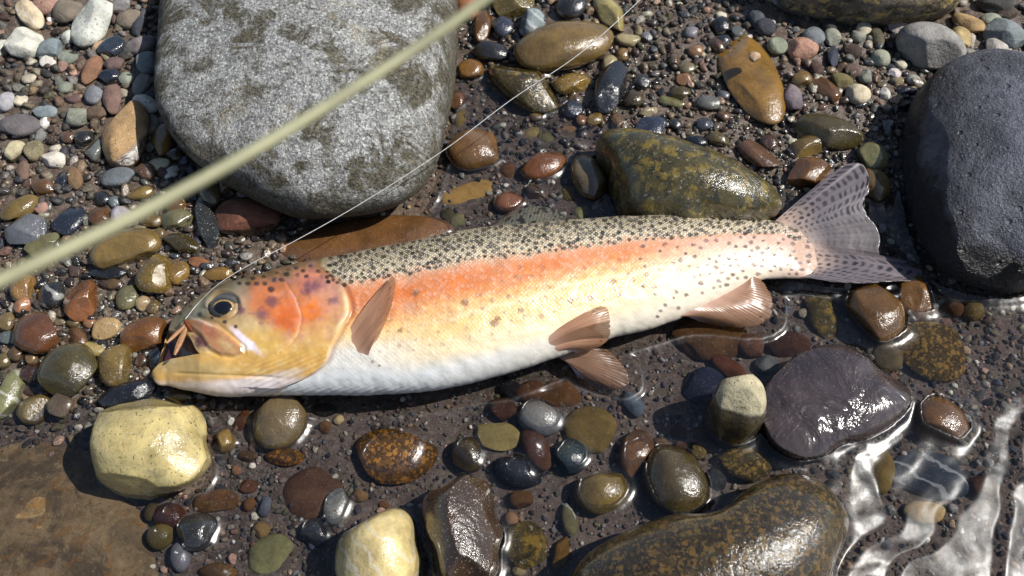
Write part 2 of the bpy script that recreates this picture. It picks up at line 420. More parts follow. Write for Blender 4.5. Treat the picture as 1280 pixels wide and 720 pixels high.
# cx cy rx ry angle colour flags | own label.  flags: w wet, d dry, h half wet, s under water, g granite, m mossy, v veined, a angular, f flat, t tall, k specks, u raised
STONES = '''
117 26 21 28 12 palegrey dk|pale grey egg-shaped cobble with dark flecks near the photo's top left corner
37 18 23 11 35 cream dv|long cream stone slanting down beside the reddish cobble at the top left edge
30 55 23 19 -8 palegrey da|pale grey blunt stone at the left edge below the long cream stone
63 62 15 12 -15 bluegrey d
60 77 10 7 0 white da
58 6 17 12 0 granitered dk|reddish cobble cut by the photo's top edge at left
85 14 17 15 0 browngrey d
162 24 16 11 -10 browngrey d
64 23 5 6 0 white d
141 59 17 12 -25 slate wa
173 57 18 11 -8 purplegrey d
183 79 14 13 0 bluegrey d
144 80 12 8 0 purplebrown d
115 88 11 16 15 brown d
137 96 13 9 -10 darkblue w
159 98 10 8 0 greengrey d
177 105 9 13 15 grey d
118 119 11 11 0 bluegrey dk
141 123 12 18 -25 purplebrown da
182 130 16 13 15 white dk|round off-white pebble touching the grey boulder's left side
159 168 27 38 -8 tan hk|large tan oval cobble standing on end left of the grey boulder
189 156 11 12 -20 browngrey d
203 175 12 19 -5 oliveyellow w|smooth yellow olive pebble between the tan oval cobble and the grey boulder
24 157 24 13 0 purplegrey d
56 154 7 8 0 white da
95 146 15 11 10 greengrey dk
56 140 15 8 0 bluegrey d
8 127 10 11 0 lilac d
26 126 9 7 0 cream d
2 60 6 12 0 white d
120 142 12 9 0 brown d
86 47 9 8 -30 palegrey d
128 57 12 6 -15 tan d
84 72 12 8 0 greengrey d
20 189 14 12 10 cream ha
42 189 12 12 30 olive dk
106 173 12 11 0 dark wa
120 188 12 13 0 grey wa
37 99 9 6 0 cream d
79 81 6 8 -20 pink d
92 91 5 4 0 pink d
81 109 9 7 0 greengrey d
92 123 9 6 0 purplebrown d
174 33 8 11 0 darkblue d
149 5 13 8 0 grey d
86 172 9 7 0 purplebrown w
50 171 7 7 0 grey d
66 199 17 9 8 white d|smooth white oval pebble lying flat near the photo's left edge
38 287 28 20 -8 bluegrey wa|angular slate grey stone with wet facets at the left edge below the rod's height
25 260 21 13 -28 olive w
52 260 10 7 -10 pink d
85 275 19 17 -20 darkblue waf
54 233 15 9 0 brown w
79 227 9 8 0 darkblue wa
29 213 8 12 -35 brown d
94 223 8 14 -35 brown d
148 222 20 12 -12 bluegrey h|smooth grey pebble with a dry top below the tan oval cobble
181 215 14 11 10 purplebrown wk
198 206 14 8 -10 cream d
213 215 10 6 -30 white d
176 241 15 8 -10 olive w
127 248 11 8 0 dark w
143 252 7 7 0 bluegrey w
153 270 14 13 30 lilac da
124 271 14 11 0 brown w
157 311 41 21 -12 olive w|long smooth olive cobble half hidden under the pale rod
195 345 23 24 -15 oliveyellow wk|round yellow olive stone with a pale worn face above the trout's snout
223 341 13 14 0 oliveyellow wk
226 305 23 12 14 darkolive w
199 292 8 7 0 olive w
220 259 13 10 0 brown w
259 278 14 33 -24 dark wak|tall craggy stone speckled black and white left of the red brown cobble
221 275 20 13 0 greengrey w
307 273 43 23 2 redbrown h|red brown cobble with a dry grey pink top below the grey boulder
310 242 15 9 0 redbrown w
281 232 9 10 15 pink w
262 238 13 19 -30 browngrey w
218 194 11 8 -10 darkred w
274 342 18 8 -6 oliveyellow w
249 328 14 6 10 pink w
321 315 16 8 -5 redbrown ws
291 328 9 7 0 dark w
190 276 13 10 0 olive wk
53 306 20 13 -30 greengrey wa
65 369 16 15 0 dark wv|dark grey pebble with a pale vein left of the triangular amber stone
103 376 21 23 10 orange wa|triangular amber brown stone at left below the rod
160 371 13 16 15 greengrey wk
135 341 22 8 0 black w
143 355 11 7 0 brown w
179 379 9 9 -30 white w
47 416 28 23 12 redbrown w|smooth red brown cobble at the photo's left edge
88 464 35 31 15 darkolive w|large smooth dark olive cobble at left below the red brown one
145 455 21 27 -20 olive wk|mottled olive stone just right of the large dark olive cobble
182 419 29 21 -15 orange w|glossy orange brown stone left of the trout's snout
132 411 18 13 -15 cream wk|cream stone with dark flecks between the amber triangle and the orange brown stone
116 436 14 9 10 cream wk
97 422 16 9 38 brown w
41 467 15 13 -10 darkred w
10 492 17 27 10 palegreen wv|pale green grey cobble cut by the left edge
43 512 20 17 -20 olive w|olive pebble with a wet rim right of the pale green cobble
77 506 17 16 20 purplegrey wa
9 422 11 8 0 bluegrey w
7 404 10 12 0 olive w
29 360 15 16 20 tan wk
22 439 11 11 30 brown wa
40 446 8 9 0 tan wa
29 382 11 10 -35 pink wa
163 492 36 15 -12 black w|long black glossy stone above the yellow cobble
198 448 12 14 10 slate w
177 451 8 8 0 darkred w
223 496 20 11 5 darkolive w
112 404 8 7 0 pink w
92 403 8 6 0 olive w
38 488 11 7 0 purplebrown w
4 451 9 9 0 olive w
193 384 10 9 0 olive wk
252 507 8 8 0 brown w
212 645 20 15 10 darkred w
201 670 17 15 -10 olive w
246 665 25 22 -15 dark w|round dark grey pebble ringed by water right of the brown slab
225 696 12 17 -22 grey w
190 640 10 11 0 darkolive w
272 628 29 17 0 brown ws
310 608 12 8 0 redbrown w
295 588 7 6 20 pink w
282 551 13 14 0 olive w
305 528 15 17 10 redbrown ws
272 717 23 12 0 gold w
352 524 31 36 25 browngrey w|smooth grey brown cobble standing under the trout's throat
356 571 23 11 5 gold wg
491 569 53 35 -6 gold wgf|oval golden cobble speckled orange and black in the shallow water below the belly
391 616 37 31 -8 purplebrown wsf|flat dull brown stone just under water left of the grey glossy pebble
421 634 16 22 15 grey wk
395 666 20 17 10 black w
585 569 20 23 -25 darkolive w
621 545 29 18 8 cream waf|cream wedge-shaped stone among the dark pebbles below the belly
331 633 9 12 0 bluegrey ws
312 631 8 8 0 orange ws
326 663 11 10 0 tan ws
338 692 28 22 -20 palegreen wsf
451 619 10 8 0 tan ws
480 631 7 5 0 orange ws
423 525 7 6 0 cream ws
407 534 8 8 0 orange ws
407 512 15 8 0 dark w
309 570 10 8 0 brown ws
627 511 20 15 12 darkred wa|dark red rough stone in the water below the belly's middle
675 522 27 21 20 grey w
670 561 17 27 -28 purplebrown w
713 571 22 21 0 teal w
647 590 32 20 10 black wa
651 624 15 13 -15 brown w
752 613 33 29 -20 olive w|olive brown cobble with a sharp light streak near the bottom middle
795 566 20 30 25 brown w|smooth brown oval stone leaning right beside the olive green cobble
712 650 11 20 -5 greengrey wv
700 690 11 22 12 gold w|narrow golden brown pebble left of the speckled bottom boulder
639 649 9 9 0 pink w
738 537 33 28 0 olive wsf
663 489 20 14 0 purplebrown ws
637 487 14 11 0 black w
702 492 26 18 0 brown ws
791 505 12 17 -25 bluegrey ws
656 682 27 28 0 moss wsmf
648 713 9 7 0 cream ws
845 602 37 44 -24 darkolive w|tall dark green olive cobble with a pale shine right of the bottom middle
918 515 32 45 0 cream hTqkp|thumb-shaped stone with a dry yellow white cap and dark wet sides
929 578 34 22 12 olive wg|squat olive stone flecked with gold below the yellow capped stone
952 557 9 11 0 brown w
871 564 11 11 0 olive wk
849 540 10 8 0 darkred w
877 543 10 9 0 purplebrown w
850 557 9 7 0 darkred w
825 554 9 9 0 brown w
896 598 11 14 -20 dark w
878 483 28 23 -15 darkblue ws
910 459 22 11 25 redbrown ws
958 456 14 12 0 grey ws
1175 530 32 31 20 brown w|brown blocky stone ringed by water at right of the dark purple slab
1162 595 49 28 5 slate wvf|dark blue grey lens-shaped stone with a pale streak at lower right
1100 588 18 27 15 olive w
1165 440 46 33 0 olive wsfg|broad speckled olive stone lying under clear water at right
1108 447 19 19 0 browngrey ws
1155 640 26 14 0 cream ws
1230 610 22 14 0 darkred ws
1199 457 5 4 0 orange ws
1094 231 17 20 -10 olive w|round olive pebble behind the tail fin's upper lobe
1090 197 18 18 10 palegreen w
1011 216 31 19 -12 amber wa|glossy amber brown stone above the tail fin
1092 391 34 37 0 amber wa|blocky amber stone under the tail fin's lower lobe
1140 373 25 28 30 gold wa
1191 384 12 12 0 redbrown w
1215 387 14 13 0 olive wk
1027 392 22 31 0 moss wsm
1249 361 7 7 0 gold w
985 431 29 16 0 darkred ws
940 432 20 14 0 purplebrown ws
885 420 46 30 0 brown wsf|flat brown stone under water below the anal fin
1162 58 37 26 16 grey dkt|speckled grey cobble at the top right touching the blue grey boulder
1003 61 18 13 0 pink dk
1121 34 14 9 0 palegrey da
1211 30 18 11 25 tan d
1200 48 13 13 0 yellow d
1256 44 24 18 20 bluegrey da
1247 60 15 10 15 palegrey da
1244 4 20 11 0 dark d
1259 16 12 8 0 darkbrown d
1239 25 12 8 0 greengrey d
938 95 32 53 -20 oliveyellow wf|large flat olive stone in the gravel above the mossy rock's right end
1002 99 12 11 0 oliveyellow w
1020 85 8 11 -25 darkred d
1033 112 20 10 42 brown w
1052 101 13 9 15 olive d
1072 118 15 12 0 cream da
990 123 13 16 -15 purplegrey d
1035 165 40 19 12 darkolive w|smooth dark olive oval stone above the tail
956 33 12 12 -30 slate d
945 24 10 10 0 slate d
972 57 12 10 0 greengrey d
1040 70 7 13 15 darkblue d
1040 46 10 10 0 greengrey d
1037 33 9 9 0 dark d
1017 46 13 11 0 bluegrey d
1065 64 11 9 0 darkred d
1079 36 9 10 35 cream d
1073 45 9 8 0 greengrey d
1095 44 8 12 -20 darkolive d
1101 73 11 10 0 palegreen d
1126 80 7 7 0 cream d
1066 88 10 8 0 purplebrown d
1082 96 9 9 0 greengrey d
1118 92 8 6 0 white d
1142 100 8 6 0 grey d
1121 102 8 5 0 olive d
1106 117 6 7 0 palegrey d
1133 113 13 6 0 black w
1110 157 9 8 0 slate w
1211 68 9 7 0 greengrey d
1030 178 8 10 20 pink w
961 179 11 10 25 darkred w
953 141 12 9 0 brown w
947 194 27 13 35 purplebrown w
642 6 24 16 -8 olive wk|cream olive stone cut by the top edge right of the grey boulder
665 28 15 19 35 bluegrey dv|wrinkled blue grey pebble left of the wet brown cobble at top
715 8 19 17 0 dark w
763 17 14 25 -40 cream w|long cream and amber stone slanting at the top edge
704 57 57 28 -10 olive w|wet olive brown cobble resting just above the water near the top middle
655 108 47 24 30 darkolive wm|dark olive moss-grained cobble slanting right of the grey boulder
714 105 22 13 -8 oliveyellow wk
764 108 18 34 25 black wa|glossy black angular stone in the gravel at top centre
762 79 9 11 25 palegrey w
779 68 8 8 0 tan w
786 50 16 8 5 palegrey w
809 46 7 6 0 lilac w
855 99 10 8 0 pink w
859 86 11 8 0 greengrey w
843 76 8 8 0 purplegrey w
869 63 10 8 0 pink w
864 41 10 7 0 lilac w
901 33 12 12 0 black w
901 20 7 5 0 cream d
921 40 8 7 0 grey w
896 57 11 8 20 purplebrown w
904 50 9 8 0 slate w
886 129 15 9 5 grey w
905 119 8 6 0 bluegrey w
802 102 11 9 20 dark w
791 124 13 11 0 darkolive w
839 128 20 6 14 palegreen wa
850 116 13 8 0 darkolive w
815 158 20 13 -8 slate waf
811 140 12 6 -15 palegrey wa
844 156 8 8 0 dark w
904 145 8 7 0 brown w
871 177 13 8 15 black w
897 174 14 9 10 moss w
880 156 12 8 0 slate w
772 150 7 12 -25 brown wa
726 151 7 7 0 orange w
745 149 13 8 -25 olive w
715 137 13 11 0 darkblue w
711 164 16 12 0 granitered ws
665 168 12 9 -15 yellow ws
682 174 13 9 20 greengrey ws
670 146 9 7 0 olive w
681 92 11 9 0 brown w
943 71 7 6 0 tan du
593 188 33 25 -8 brown w|round wet brown cobble in the shallow water right of the grey boulder
679 207 28 18 -18 orange w|orange brown pebble shaped like a bean in the channel above the back
737 224 20 30 -26 browngrey w|smooth dark grey brown oval pebble just left of the mossy rock
585 242 34 15 -16 yellow wafs|flat yellow stone with brown spots in the channel behind the back
635 253 19 13 -8 redbrown w
636 217 13 13 0 brown ws
666 240 13 8 30 darkbrown w
712 247 20 14 0 moss wsm
729 268 14 11 0 palegreen ws
573 279 12 12 0 palegreen ws
560 269 10 8 0 moss ws
572 126 9 11 15 redbrown w
576 150 10 15 0 olive ws
587 88 17 13 0 gold w|golden wet pebble against the grey boulder's right side
613 64 23 13 12 dark wa
604 32 11 19 15 amber w
584 8 14 16 0 pink w
627 34 17 13 15 slate wa
455 301 107 27 -8 brown wf|long flat brown stone lying wet behind the trout's head
1012 182 30 12 -18 olive w
'''
# stones with a traced outline: name, centre, height above bed (m), colour, flags, polygon, label
POLY = [
 ('boulder', 'grey_boulder', .046, 'grey', 'd', [(193, 95), (197, 40), (205, -30), (240, -90), (330, -125), (450, -125), (540, -80), (572, -10), (572, 60), (563, 130), (552, 195), (541, 228), (512, 250), (462, 265), (402, 276), (358, 263), (310, 241), (250, 206), (213, 170), (195, 132)],
  'big rough grey boulder patched with brown at the top left of the photo'),
 ('boulder', 'blue_boulder', .042, 'bluegrey', 'd', [(1129, 180), (1136, 138), (1156, 104), (1195, 79), (1240, 69), (1300, 75), (1360, 110), (1395, 180), (1390, 260), (1340, 320), (1285, 342), (1240, 355), (1212, 360), (1185, 350), (1160, 320), (1141, 280), (1131, 232)],
  'smooth blue grey boulder with a wet black foot at the right edge'),
 ('boulder', 'granite', .034, 'boulderolive', 'w', [(700, 735), (742, 683), (800, 656), (878, 646), (905, 640), (930, 614), (958, 592), (995, 588), (1032, 601), (1056, 632), (1062, 668), (1046, 705), (1020, 760), (950, 800), (830, 810), (740, 790)],
  'wet olive boulder flecked with gold at the bottom edge of the photo'),
 ('boulder', 'film', .017, 'slabpurple', 'wpa', [(951, 489), (987, 453), (1036, 428), (1062, 430), (1102, 467), (1138, 482), (1141, 499), (1107, 538), (1053, 562), (987, 573), (960, 562), (951, 516)],
  'flat dark purple slab shining wet at the right below the tail'),
 ('cobble', 'moss', .030, 'moss', 'w', [(742, 168), (758, 160), (790, 161), (825, 172), (870, 188), (930, 214), (975, 236), (986, 254), (965, 275), (900, 290), (830, 290), (780, 282), (764, 245), (750, 210)],
  'long mossy green rock lying directly behind the trout\'s back'),
 ('cobble', 'smooth', .026, 'paleyellow', 'Wka', [(114, 560), (117, 525), (135, 508), (165, 503), (215, 503), (245, 509), (260, 525), (256, 545), (264, 585), (248, 605), (215, 616), (170, 622), (135, 612), (118, 590)],
  'big pale yellow cobble with brown flecks at the lower left'),
 ('cobble', 'vein', .026, 'yellow', 'W', [(420, 690), (424, 672), (445, 658), (462, 652), (478, 638), (500, 635), (514, 645), (521, 680), (524, 720), (515, 750), (470, 760), (430, 740)],
  'pale yellow white cobble with a crack at the bottom edge'),
 ('cobble', 'smooth', .028, 'darkbrown', 'wak', [(525, 625), (550, 610), (600, 595), (612, 601), (618, 640), (623, 690), (622, 735), (590, 750), (560, 735), (545, 690), (530, 655)],
  'dark brown wedge-shaped stone with a light ridge at the bottom edge'),
 ('slab', 'slab', .009, 'slabbrown', 's', [(-60, 560), (0, 541), (60, 538), (100, 548), (128, 566), (135, 605), (168, 628), (190, 655), (188, 690), (215, 720), (205, 760), (120, 800), (-40, 800), (-100, 680)],
  'broad flat brown slab just under the water in the lower left corner'),
 ('boulder', 'moss', .050, 'browngrey', 'd', [(955, -20), (985, 5), (1030, 16), (1090, 20), (1150, 16), (1195, 10), (1215, -15), (1200, -60), (1140, -90), (1040, -90), (975, -60)],
  'mossy brown grey boulder cut by the top edge of the photo'),
]

def sines(P, seed, n=14, f0=1.2, f1=4.0, power=1.0):
    r = np.random.default_rng(seed)
    o = np.zeros(len(P))
    for _ in range(n):
        f = r.uniform(f0, f1)
        d = r.normal(size=3); d /= np.linalg.norm(d)
        o += np.sin(P @ d * f * 2 + r.uniform(0, 6.28)) / f ** power
    return o / math.sqrt(n)

def shape_unit(n, seed, rough=.06, angular=0, fine=0.0):
    D, Fc = ico(n)
    r = np.random.default_rng(seed)
    P = D.copy()
    for _ in range(int(angular)):
        d = r.normal(size=3); d[2] *= .8; d /= np.linalg.norm(d)
        o = r.uniform(.62, .86)
        ex = np.maximum(P @ d - o, 0)
        P = P - np.outer(ex * r.uniform(.75, .95), d)
    k = 1 + rough * sines(D, seed + 1)
    if fine:
        k += fine * sines(D, seed + 2, 24, 6, 16, .8)
    P = P * k[:, None]
    return P, Fc

def ell_stone(cx, cy, rx, ry, ang, flags, seed, height=None, poly=None, lvl=None):
    """Stone whose outline seen from the bank is the given ellipse or outline; returns mesh arrays about its own centre."""
    gp = p2w(cx, cy, 0.0)
    s, th = mpp(np.array(cx), np.array(cy))
    s = float(s); th = float(th)
    a = math.radians(ang)
    E = np.array([[math.cos(a), -math.sin(a)], [math.sin(a), math.cos(a)]])
    E = E @ np.diag([(rx * s) ** 2, (ry * s) ** 2]) @ E.T
    E[0, 1] *= -1; E[1, 0] *= -1          # image y points down
    mn = min(rx, ry) * s
    kz = .78
    if 'f' in flags: kz = .42
    if 't' in flags: kz = .95
    if 'T' in flags: kz = 2.0
    c = mn * kz if height is None else height
    si, co = math.sin(th), math.cos(th)
    c = min(c, .93 * math.sqrt(E[1, 1]) / co)
    A = np.array([[E[0, 0], E[0, 1] / si], [E[0, 1] / si, max(E[1, 1] - (c * co) ** 2, .05 * E[1, 1]) / si ** 2]])
    w, v = np.linalg.eigh(A)
    w = np.maximum(w, (mn * .3) ** 2)
    A2 = v @ np.diag(np.sqrt(w)) @ v.T
    if lvl is None:
        q = max(rx, ry)
        lvl = 6 if q > 60 else 5 if q > 21 else 4
    big = max(rx, ry)
    P, Fc = shape_unit(lvl, seed, .085 if 'a' in flags else .08, (9 if 'a' in flags else 0 if big > 60 else 4 if big > 12 else 3), .02 if big > 100 else .012 if big > 40 else .007)
    if poly is not None:
        q = np.array(poly, float)
        L = np.stack([(q[:, 0] - cx) * s, -(q[:, 1] - cy) * s / si], 1)       # on the bed
        g = np.linalg.solve(A2, L.T).T
        t = np.arctan2(g[:, 1], g[:, 0]); rr = np.hypot(g[:, 0], g[:, 1])
        o = np.argsort(t); t, rr = t[o], rr[o]
        tt = np.linspace(-math.pi, math.pi, 361)
        m = np.interp(tt, np.concatenate([t - 2 * math.pi, t, t + 2 * math.pi]), np.tile(rr, 3))
        ker = np.exp(-.5 * (np.arange(-12, 13) / 7.0) ** 2); ker /= ker.sum()
        m = np.convolve(np.concatenate([m[-13:-1], m, m[1:13]]), ker, 'valid')
        ph = np.arctan2(P[:, 1], P[:, 0])
        f = np.interp(ph, tt, m)
        hr = np.clip(np.hypot(P[:, 0], P[:, 1]), 0, 1)
        mm = m.mean()
        P[:, :2] *= (mm + (f - mm) * hr ** 1.8)[:, None]
    if 'p' in flags:
        P[:, 2] = np.sign(P[:, 2]) * np.abs(P[:, 2]) ** .62 * (1 + .05 * sines(P, seed + 5, 10, 1, 3))
    V = np.empty_like(P)
    V[:, :2] = P[:, :2] @ A2.T
    V[:, 2] = P[:, 2] * c
    return V, Fc, c

stone_recs = []          # name, px centre, radius, colour words, label, object
def place_stone(name, mat, cx, cy, rx, ry, ang, colname, flags, label, seed, height=None, poly=None, lvl=None):
    V, Fc, c = ell_stone(cx, cy, rx, ry, ang, flags, seed, height, poly, lvl)
    p0 = p2w(cx, cy, 0.0)
    g = gz1(p0[0], p0[1])
    zc = g + (.42 if 'f' in flags else .52) * c
    if 's' in flags:
        zc = min(zc, -.0012 - c)
    if 'u' in flags:
        zc = .026
    p = p2w(cx, cy, zc)
    g = gz1(p[0], p[1])
    if not ('s' in flags or 'u' in flags):
        zc = g + (.42 if 'f' in flags else .52) * c
        p = p2w(cx, cy, zc)
    if poly is not None:                 # fit the outline as seen to the traced one
        q = np.array(poly, float)
        for it in range(3):
            X, Y = w2p(V + p)
            tx = np.arctan2(Y - cy, X - cx); rad = np.hypot(X - cx, Y - cy)
            nb = 72
            bi = ((tx + math.pi) / (2 * math.pi) * nb).astype(int) % nb
            cur = np.array([rad[bi == k].max() if (bi == k).any() else 1 for k in range(nb)])
            tq = np.arctan2(q[:, 1] - cy, q[:, 0] - cx); rq = np.hypot(q[:, 0] - cx, q[:, 1] - cy)
            o = np.argsort(tq)
            cen = (np.arange(nb) + .5) / nb * 2 * math.pi - math.pi
            want = np.interp(cen, np.concatenate([tq[o] - 2 * math.pi, tq[o], tq[o] + 2 * math.pi]), np.tile(rq[o], 3))
            f = np.clip(want / cur, .88, 1.14)
            f = sum(w * np.roll(f, k) for k, w in zip(range(-3, 4), (.1, .14, .17, .18, .17, .14, .1)))
            f = np.interp(tx, np.concatenate([cen - 2 * math.pi, cen, cen + 2 * math.pi]), np.tile(f, 3))
            hr = np.sqrt(np.clip(1 - (V[:, 2] / c) ** 2, 0, 1))
            V[:, :2] *= (1 + (f - 1) * .8 * hr ** 1.8)[:, None]
    o = link(name, fast_mesh(name, V, Fc), mat)
    o.location = p
    h, words = COL[colname]
    col = hexlin(h)
    r = np.random.default_rng(seed + 77)
    col = np.clip(col * r.uniform(.82, 1.15) * (1 + r.normal(size=3) * .04), .01, .85)
    lum = float(col @ np.array([.25, .6, .15]))
    col = col + (lum - col) * (.34 if max(rx, ry) < 13 else .08)
    if 'w' in flags or 's' in flags:
        col = col * (.5 if lum > .03 else .7) * np.array([1.0, 1.0, 1.0] if colname in ('bluegrey', 'slate', 'darkblue', 'black', 'teal', 'lilac', 'slabpurple', 'dark', 'grey', 'slabbrown') else [1.24, 1.03, .62])
    o.color = (*[float(x) for x in col], 1)
    o['gloss'] = 1.0 if ('w' in flags or 's' in flags or 'W' in flags) else 0.0
    o['speck'] = .85 if 'k' in flags else .22
    o['wet_line'] = float(p[2] + (.66 if 'q' in flags else .3) * c) if 'h' in flags else -1.0
    stone_recs.append(dict(o=o, x=cx, y=cy, r=math.sqrt(rx * ry), col=words, colname=colname, label=label, flags=flags))
    return o

seed = 100
for nm, mt, hh, cn, fl, poly, lab in POLY:
    seed += 13
    q = np.array(poly, float)
    q2 = np.roll(q, -1, 0); cr = q[:, 0] * q2[:, 1] - q2[:, 0] * q[:, 1]; ar = cr.sum() / 2
    cx, cy = ((q + q2) * cr[:, None]).sum(0) / (6 * ar)
    d0, d1 = q - (cx, cy), q2 - (cx, cy)
    mom = sum(w * (np.outer(u, u) + np.outer(u, t) / 2 + np.outer(t, u) / 2 + np.outer(t, t)) / 12 for w, u, t in zip(cr, d0, d1)) / ar
    ev, evec = np.linalg.eigh(mom)
    rx, ry = 2 * math.sqrt(ev[1]), 2 * math.sqrt(ev[0])
    ang = math.degrees(math.atan2(evec[1, 1], evec[0, 1]))
    o = place_stone(nm, M[mt], cx, cy, rx, ry, ang, cn, fl, lab, seed, hh, poly, 7 if max(rx, ry) > 190 else 6)

for line in STONES.strip().split('\n'):
    left, _, lab = line.partition('|')
    f = left.split()
    cx, cy, rx, ry, ang = map(float, f[:5])
    rx, ry = rx * 1.06, ry * 1.06
    cn, fl = f[5], f[6]
    seed += 7
    mt = 'granite' if 'g' in fl else 'moss' if 'm' in fl else 'vein' if 'v' in fl else 'smooth'
    nm = 'cobble' if max(rx, ry) > 24 else 'pebble'
    place_stone(nm, M[mt], cx, cy, rx, ry, ang, cn, fl, lab.strip(), seed)

# ------------------------------------------------------------------ the trout
def curve(pts):
    a = np.array(sorted(pts), float)
    x, y = a[:, 0], a[:, 1]
    h = np.diff(x); dl = np.diff(y) / h
    m = np.empty(len(x)); m[1:-1] = (dl[:-1] * h[1:] + dl[1:] * h[:-1]) / (h[1:] + h[:-1]); m[0] = dl[0]; m[-1] = dl[-1]
    def f(t):
        t = np.clip(np.asarray(t, float), x[0], x[-1])
        i = np.clip(np.searchsorted(x, t) - 1, 0, len(x) - 2)
        u = (t - x[i]) / h[i]
        return ((2 * u ** 3 - 3 * u ** 2 + 1) * y[i] + (u ** 3 - 2 * u ** 2 + u) * h[i] * m[i] + (-2 * u ** 3 + 3 * u ** 2) * y[i + 1] + (u ** 3 - u ** 2) * h[i] * m[i + 1])
    return f
f_top = curve([(206, 406), (209, 399), (218, 389), (236, 374), (260, 361), (295, 350.5), (329, 341), (374, 329), (406, 323), (458, 313), (510, 303), (559, 291), (611, 284), (663, 280), (732, 274), (800, 270), (860, 270), (900, 272), (950, 275), (980, 279), (1000, 287), (1020, 297)])
f_bot = curve([(197, 467), (201, 473), (222, 479), (249, 484), (284, 489.5), (336, 488), (420, 487), (489, 486), (559, 478), (611, 467), (663, 452), (694, 441), (762, 418), (800, 409), (846, 394), (880, 379), (915, 361), (951, 348), (980, 346), (1000, 346), (1020, 341)])
f_ul = curve([(206, 413), (220, 414), (232, 411), (240, 414), (251, 421), (259, 431), (266, 437)])
f_ll = curve([(197, 462), (206, 453), (220, 446), (233, 443), (249, 440), (259, 438), (266, 437)])
f_zc = curve([(197, .011), (300, .016), (500, .019), (700, .018), (850, .013), (950, .009), (1004, .006), (1020, .006)])
f_k = curve([(197, .5), (300, .56), (500, .56), (700, .55), (850, .5), (950, .42), (990, .33), (1008, .15), (1020, .04)])
op_edge = curve([(336, 406), (352, 424), (372, 435), (390, 437), (408, 428), (432, 415), (458, 402), (473, 380), (484, 352)])     # x of the gill cover's rear edge by y
pre_edge = curve([(345, 350), (362, 363), (388, 375), (405, 375), (425, 366), (440, 350)])

NCOL = 820
NU, NCV, NL, NB = 110, 22, 100, 30
X = np.concatenate([197 + 9 * np.linspace(0, 1, 30) ** 2, np.linspace(206, 1019, NCOL - 29)[1:]])
XU = X + 9.5 * (1 - sstep(197, 262, X))
top, bot = f_top(XU), f_bot(X)
gapw = sstep(262, 400, X)
mid = top + (bot - top) * .56
yu = np.where(X < 266, f_ul(XU), 0); yl = np.where(X < 266, f_ll(X), 0)
cor = 437.0
fr_u = curve([(266, 437), (300, 431), (400, 401), (520, 385), (1019, 318)])
half = 13 * gapw * (bot - top) / 160
yu = np.where(X < 266, yu, fr_u(X) - half)
yl = np.where(X < 266, yl, fr_u(X) + half)
yu = np.maximum(yu, top + 2); yl = np.minimum(np.maximum(yl, yu + .05), bot - 2)

cyp = (top + bot) / 2; Hp = (bot - top) / 2
zc = f_zc(X)
sc_, thl = mpp(X, cyp)
k_ = f_k(X)
a_ = Hp * sc_ / np.sqrt(np.sin(thl) ** 2 + (k_ * np.cos(thl)) ** 2)
tipease = np.sqrt(np.clip((X - 196.5) / 26, 0, 1)) ** .8
b_ = a_ * k_ * np.clip(tipease, .06, 1)
b_ = np.where(X < 275, np.minimum(b_, (.0035 + (X - 197) / 78 * .0165)), b_)
cen = p2w(X, cyp, zc)
cenU = p2w(XU, cyp, zc)


# rows: angle on the visible side; py for a row angle is found by the flank ellipse seen from the camera
def phi_of(py):                     # py (rows, cols) -> angle so that the projected point has that py
    tgt = (cyp - py) / np.maximum(Hp, 1e-6)
    tgt = np.clip(tgt, -1, 1)
    # projected height of angle p: a*sin(p)*sin(th)+b*cos(p)*cos(th) over H
    A = a_ * np.sin(thl); B = b_ * np.cos(thl); Rr = np.hypot(A, B); al = np.arctan2(B, A)
    return np.arcsin(np.clip(tgt * Hp * sc_ / np.maximum(Rr, 1e-9), -1, 1)) - al
lim_top = np.arcsin(np.clip(1.0, -1, 1))
A = a_ * np.sin(thl); B = b_ * np.cos(thl); al = np.arctan2(B, A)
phT = math.pi / 2 - al; phB = -math.pi / 2 - al
phU = phi_of(yu); phL = phi_of(yl)
rows_phi, rows_in, rows_up = [], [], []
for j in range(NU):
    t = j / (NU - 1)
    rows_phi.append(phT + (phU - phT) * t); rows_in.append(np.zeros_like(X)); rows_up.append(np.ones_like(X))
for j in range(1, NCV + 1):
    t = j / (NCV + 1)
    rows_phi.append(phU + (phL - phU) * t)
    rows_in.append((np.sin(math.pi * t) ** .35) * np.where(X < 268, 1, 0.0) * sstep(0, 9, np.abs(yl - yu)))
    rows_up.append(np.full_like(X, 1 - t))
for j in range(NL):
    t = j / (NL - 1)
    rows_phi.append(phL + (phB - phL) * t); rows_in.append(np.zeros_like(X)); rows_up.append(np.zeros_like(X))
for j in range(1, NB):
    t = j / NB
    rows_phi.append(phB - math.pi * t); rows_in.append(np.zeros_like(X)); rows_up.append(np.full_like(X, t))
PH = np.array(rows_phi); IN = np.array(rows_in); UPW = np.array(rows_up)
NR = PH.shape[0]
XX = X[None] + (XU - X)[None] * UPW
cenx = cen[None, :, 0] + (cenU - cen)[None, :, 0] * UPW
aa, bb = a_[None], b_[None]
nrm_y = np.sin(PH) / aa; nrm_z = np.cos(PH) / bb
nl = np.hypot(nrm_y, nrm_z); nrm_y /= nl; nrm_z /= nl
PY = np.broadcast_to(cen[None, :, 1], PH.shape) + aa * np.sin(PH)
PZ = zc[None] + bb * np.cos(PH)
V0 = np.stack([np.broadcast_to(cenx, PH.shape), PY, PZ], -1)
px, py = w2p(V0.reshape(-1, 3))
px = px.reshape(PH.shape); py = py.reshape(PH.shape)
front = np.zeros(PH.shape, bool); front[:NU + NCV + NL] = True
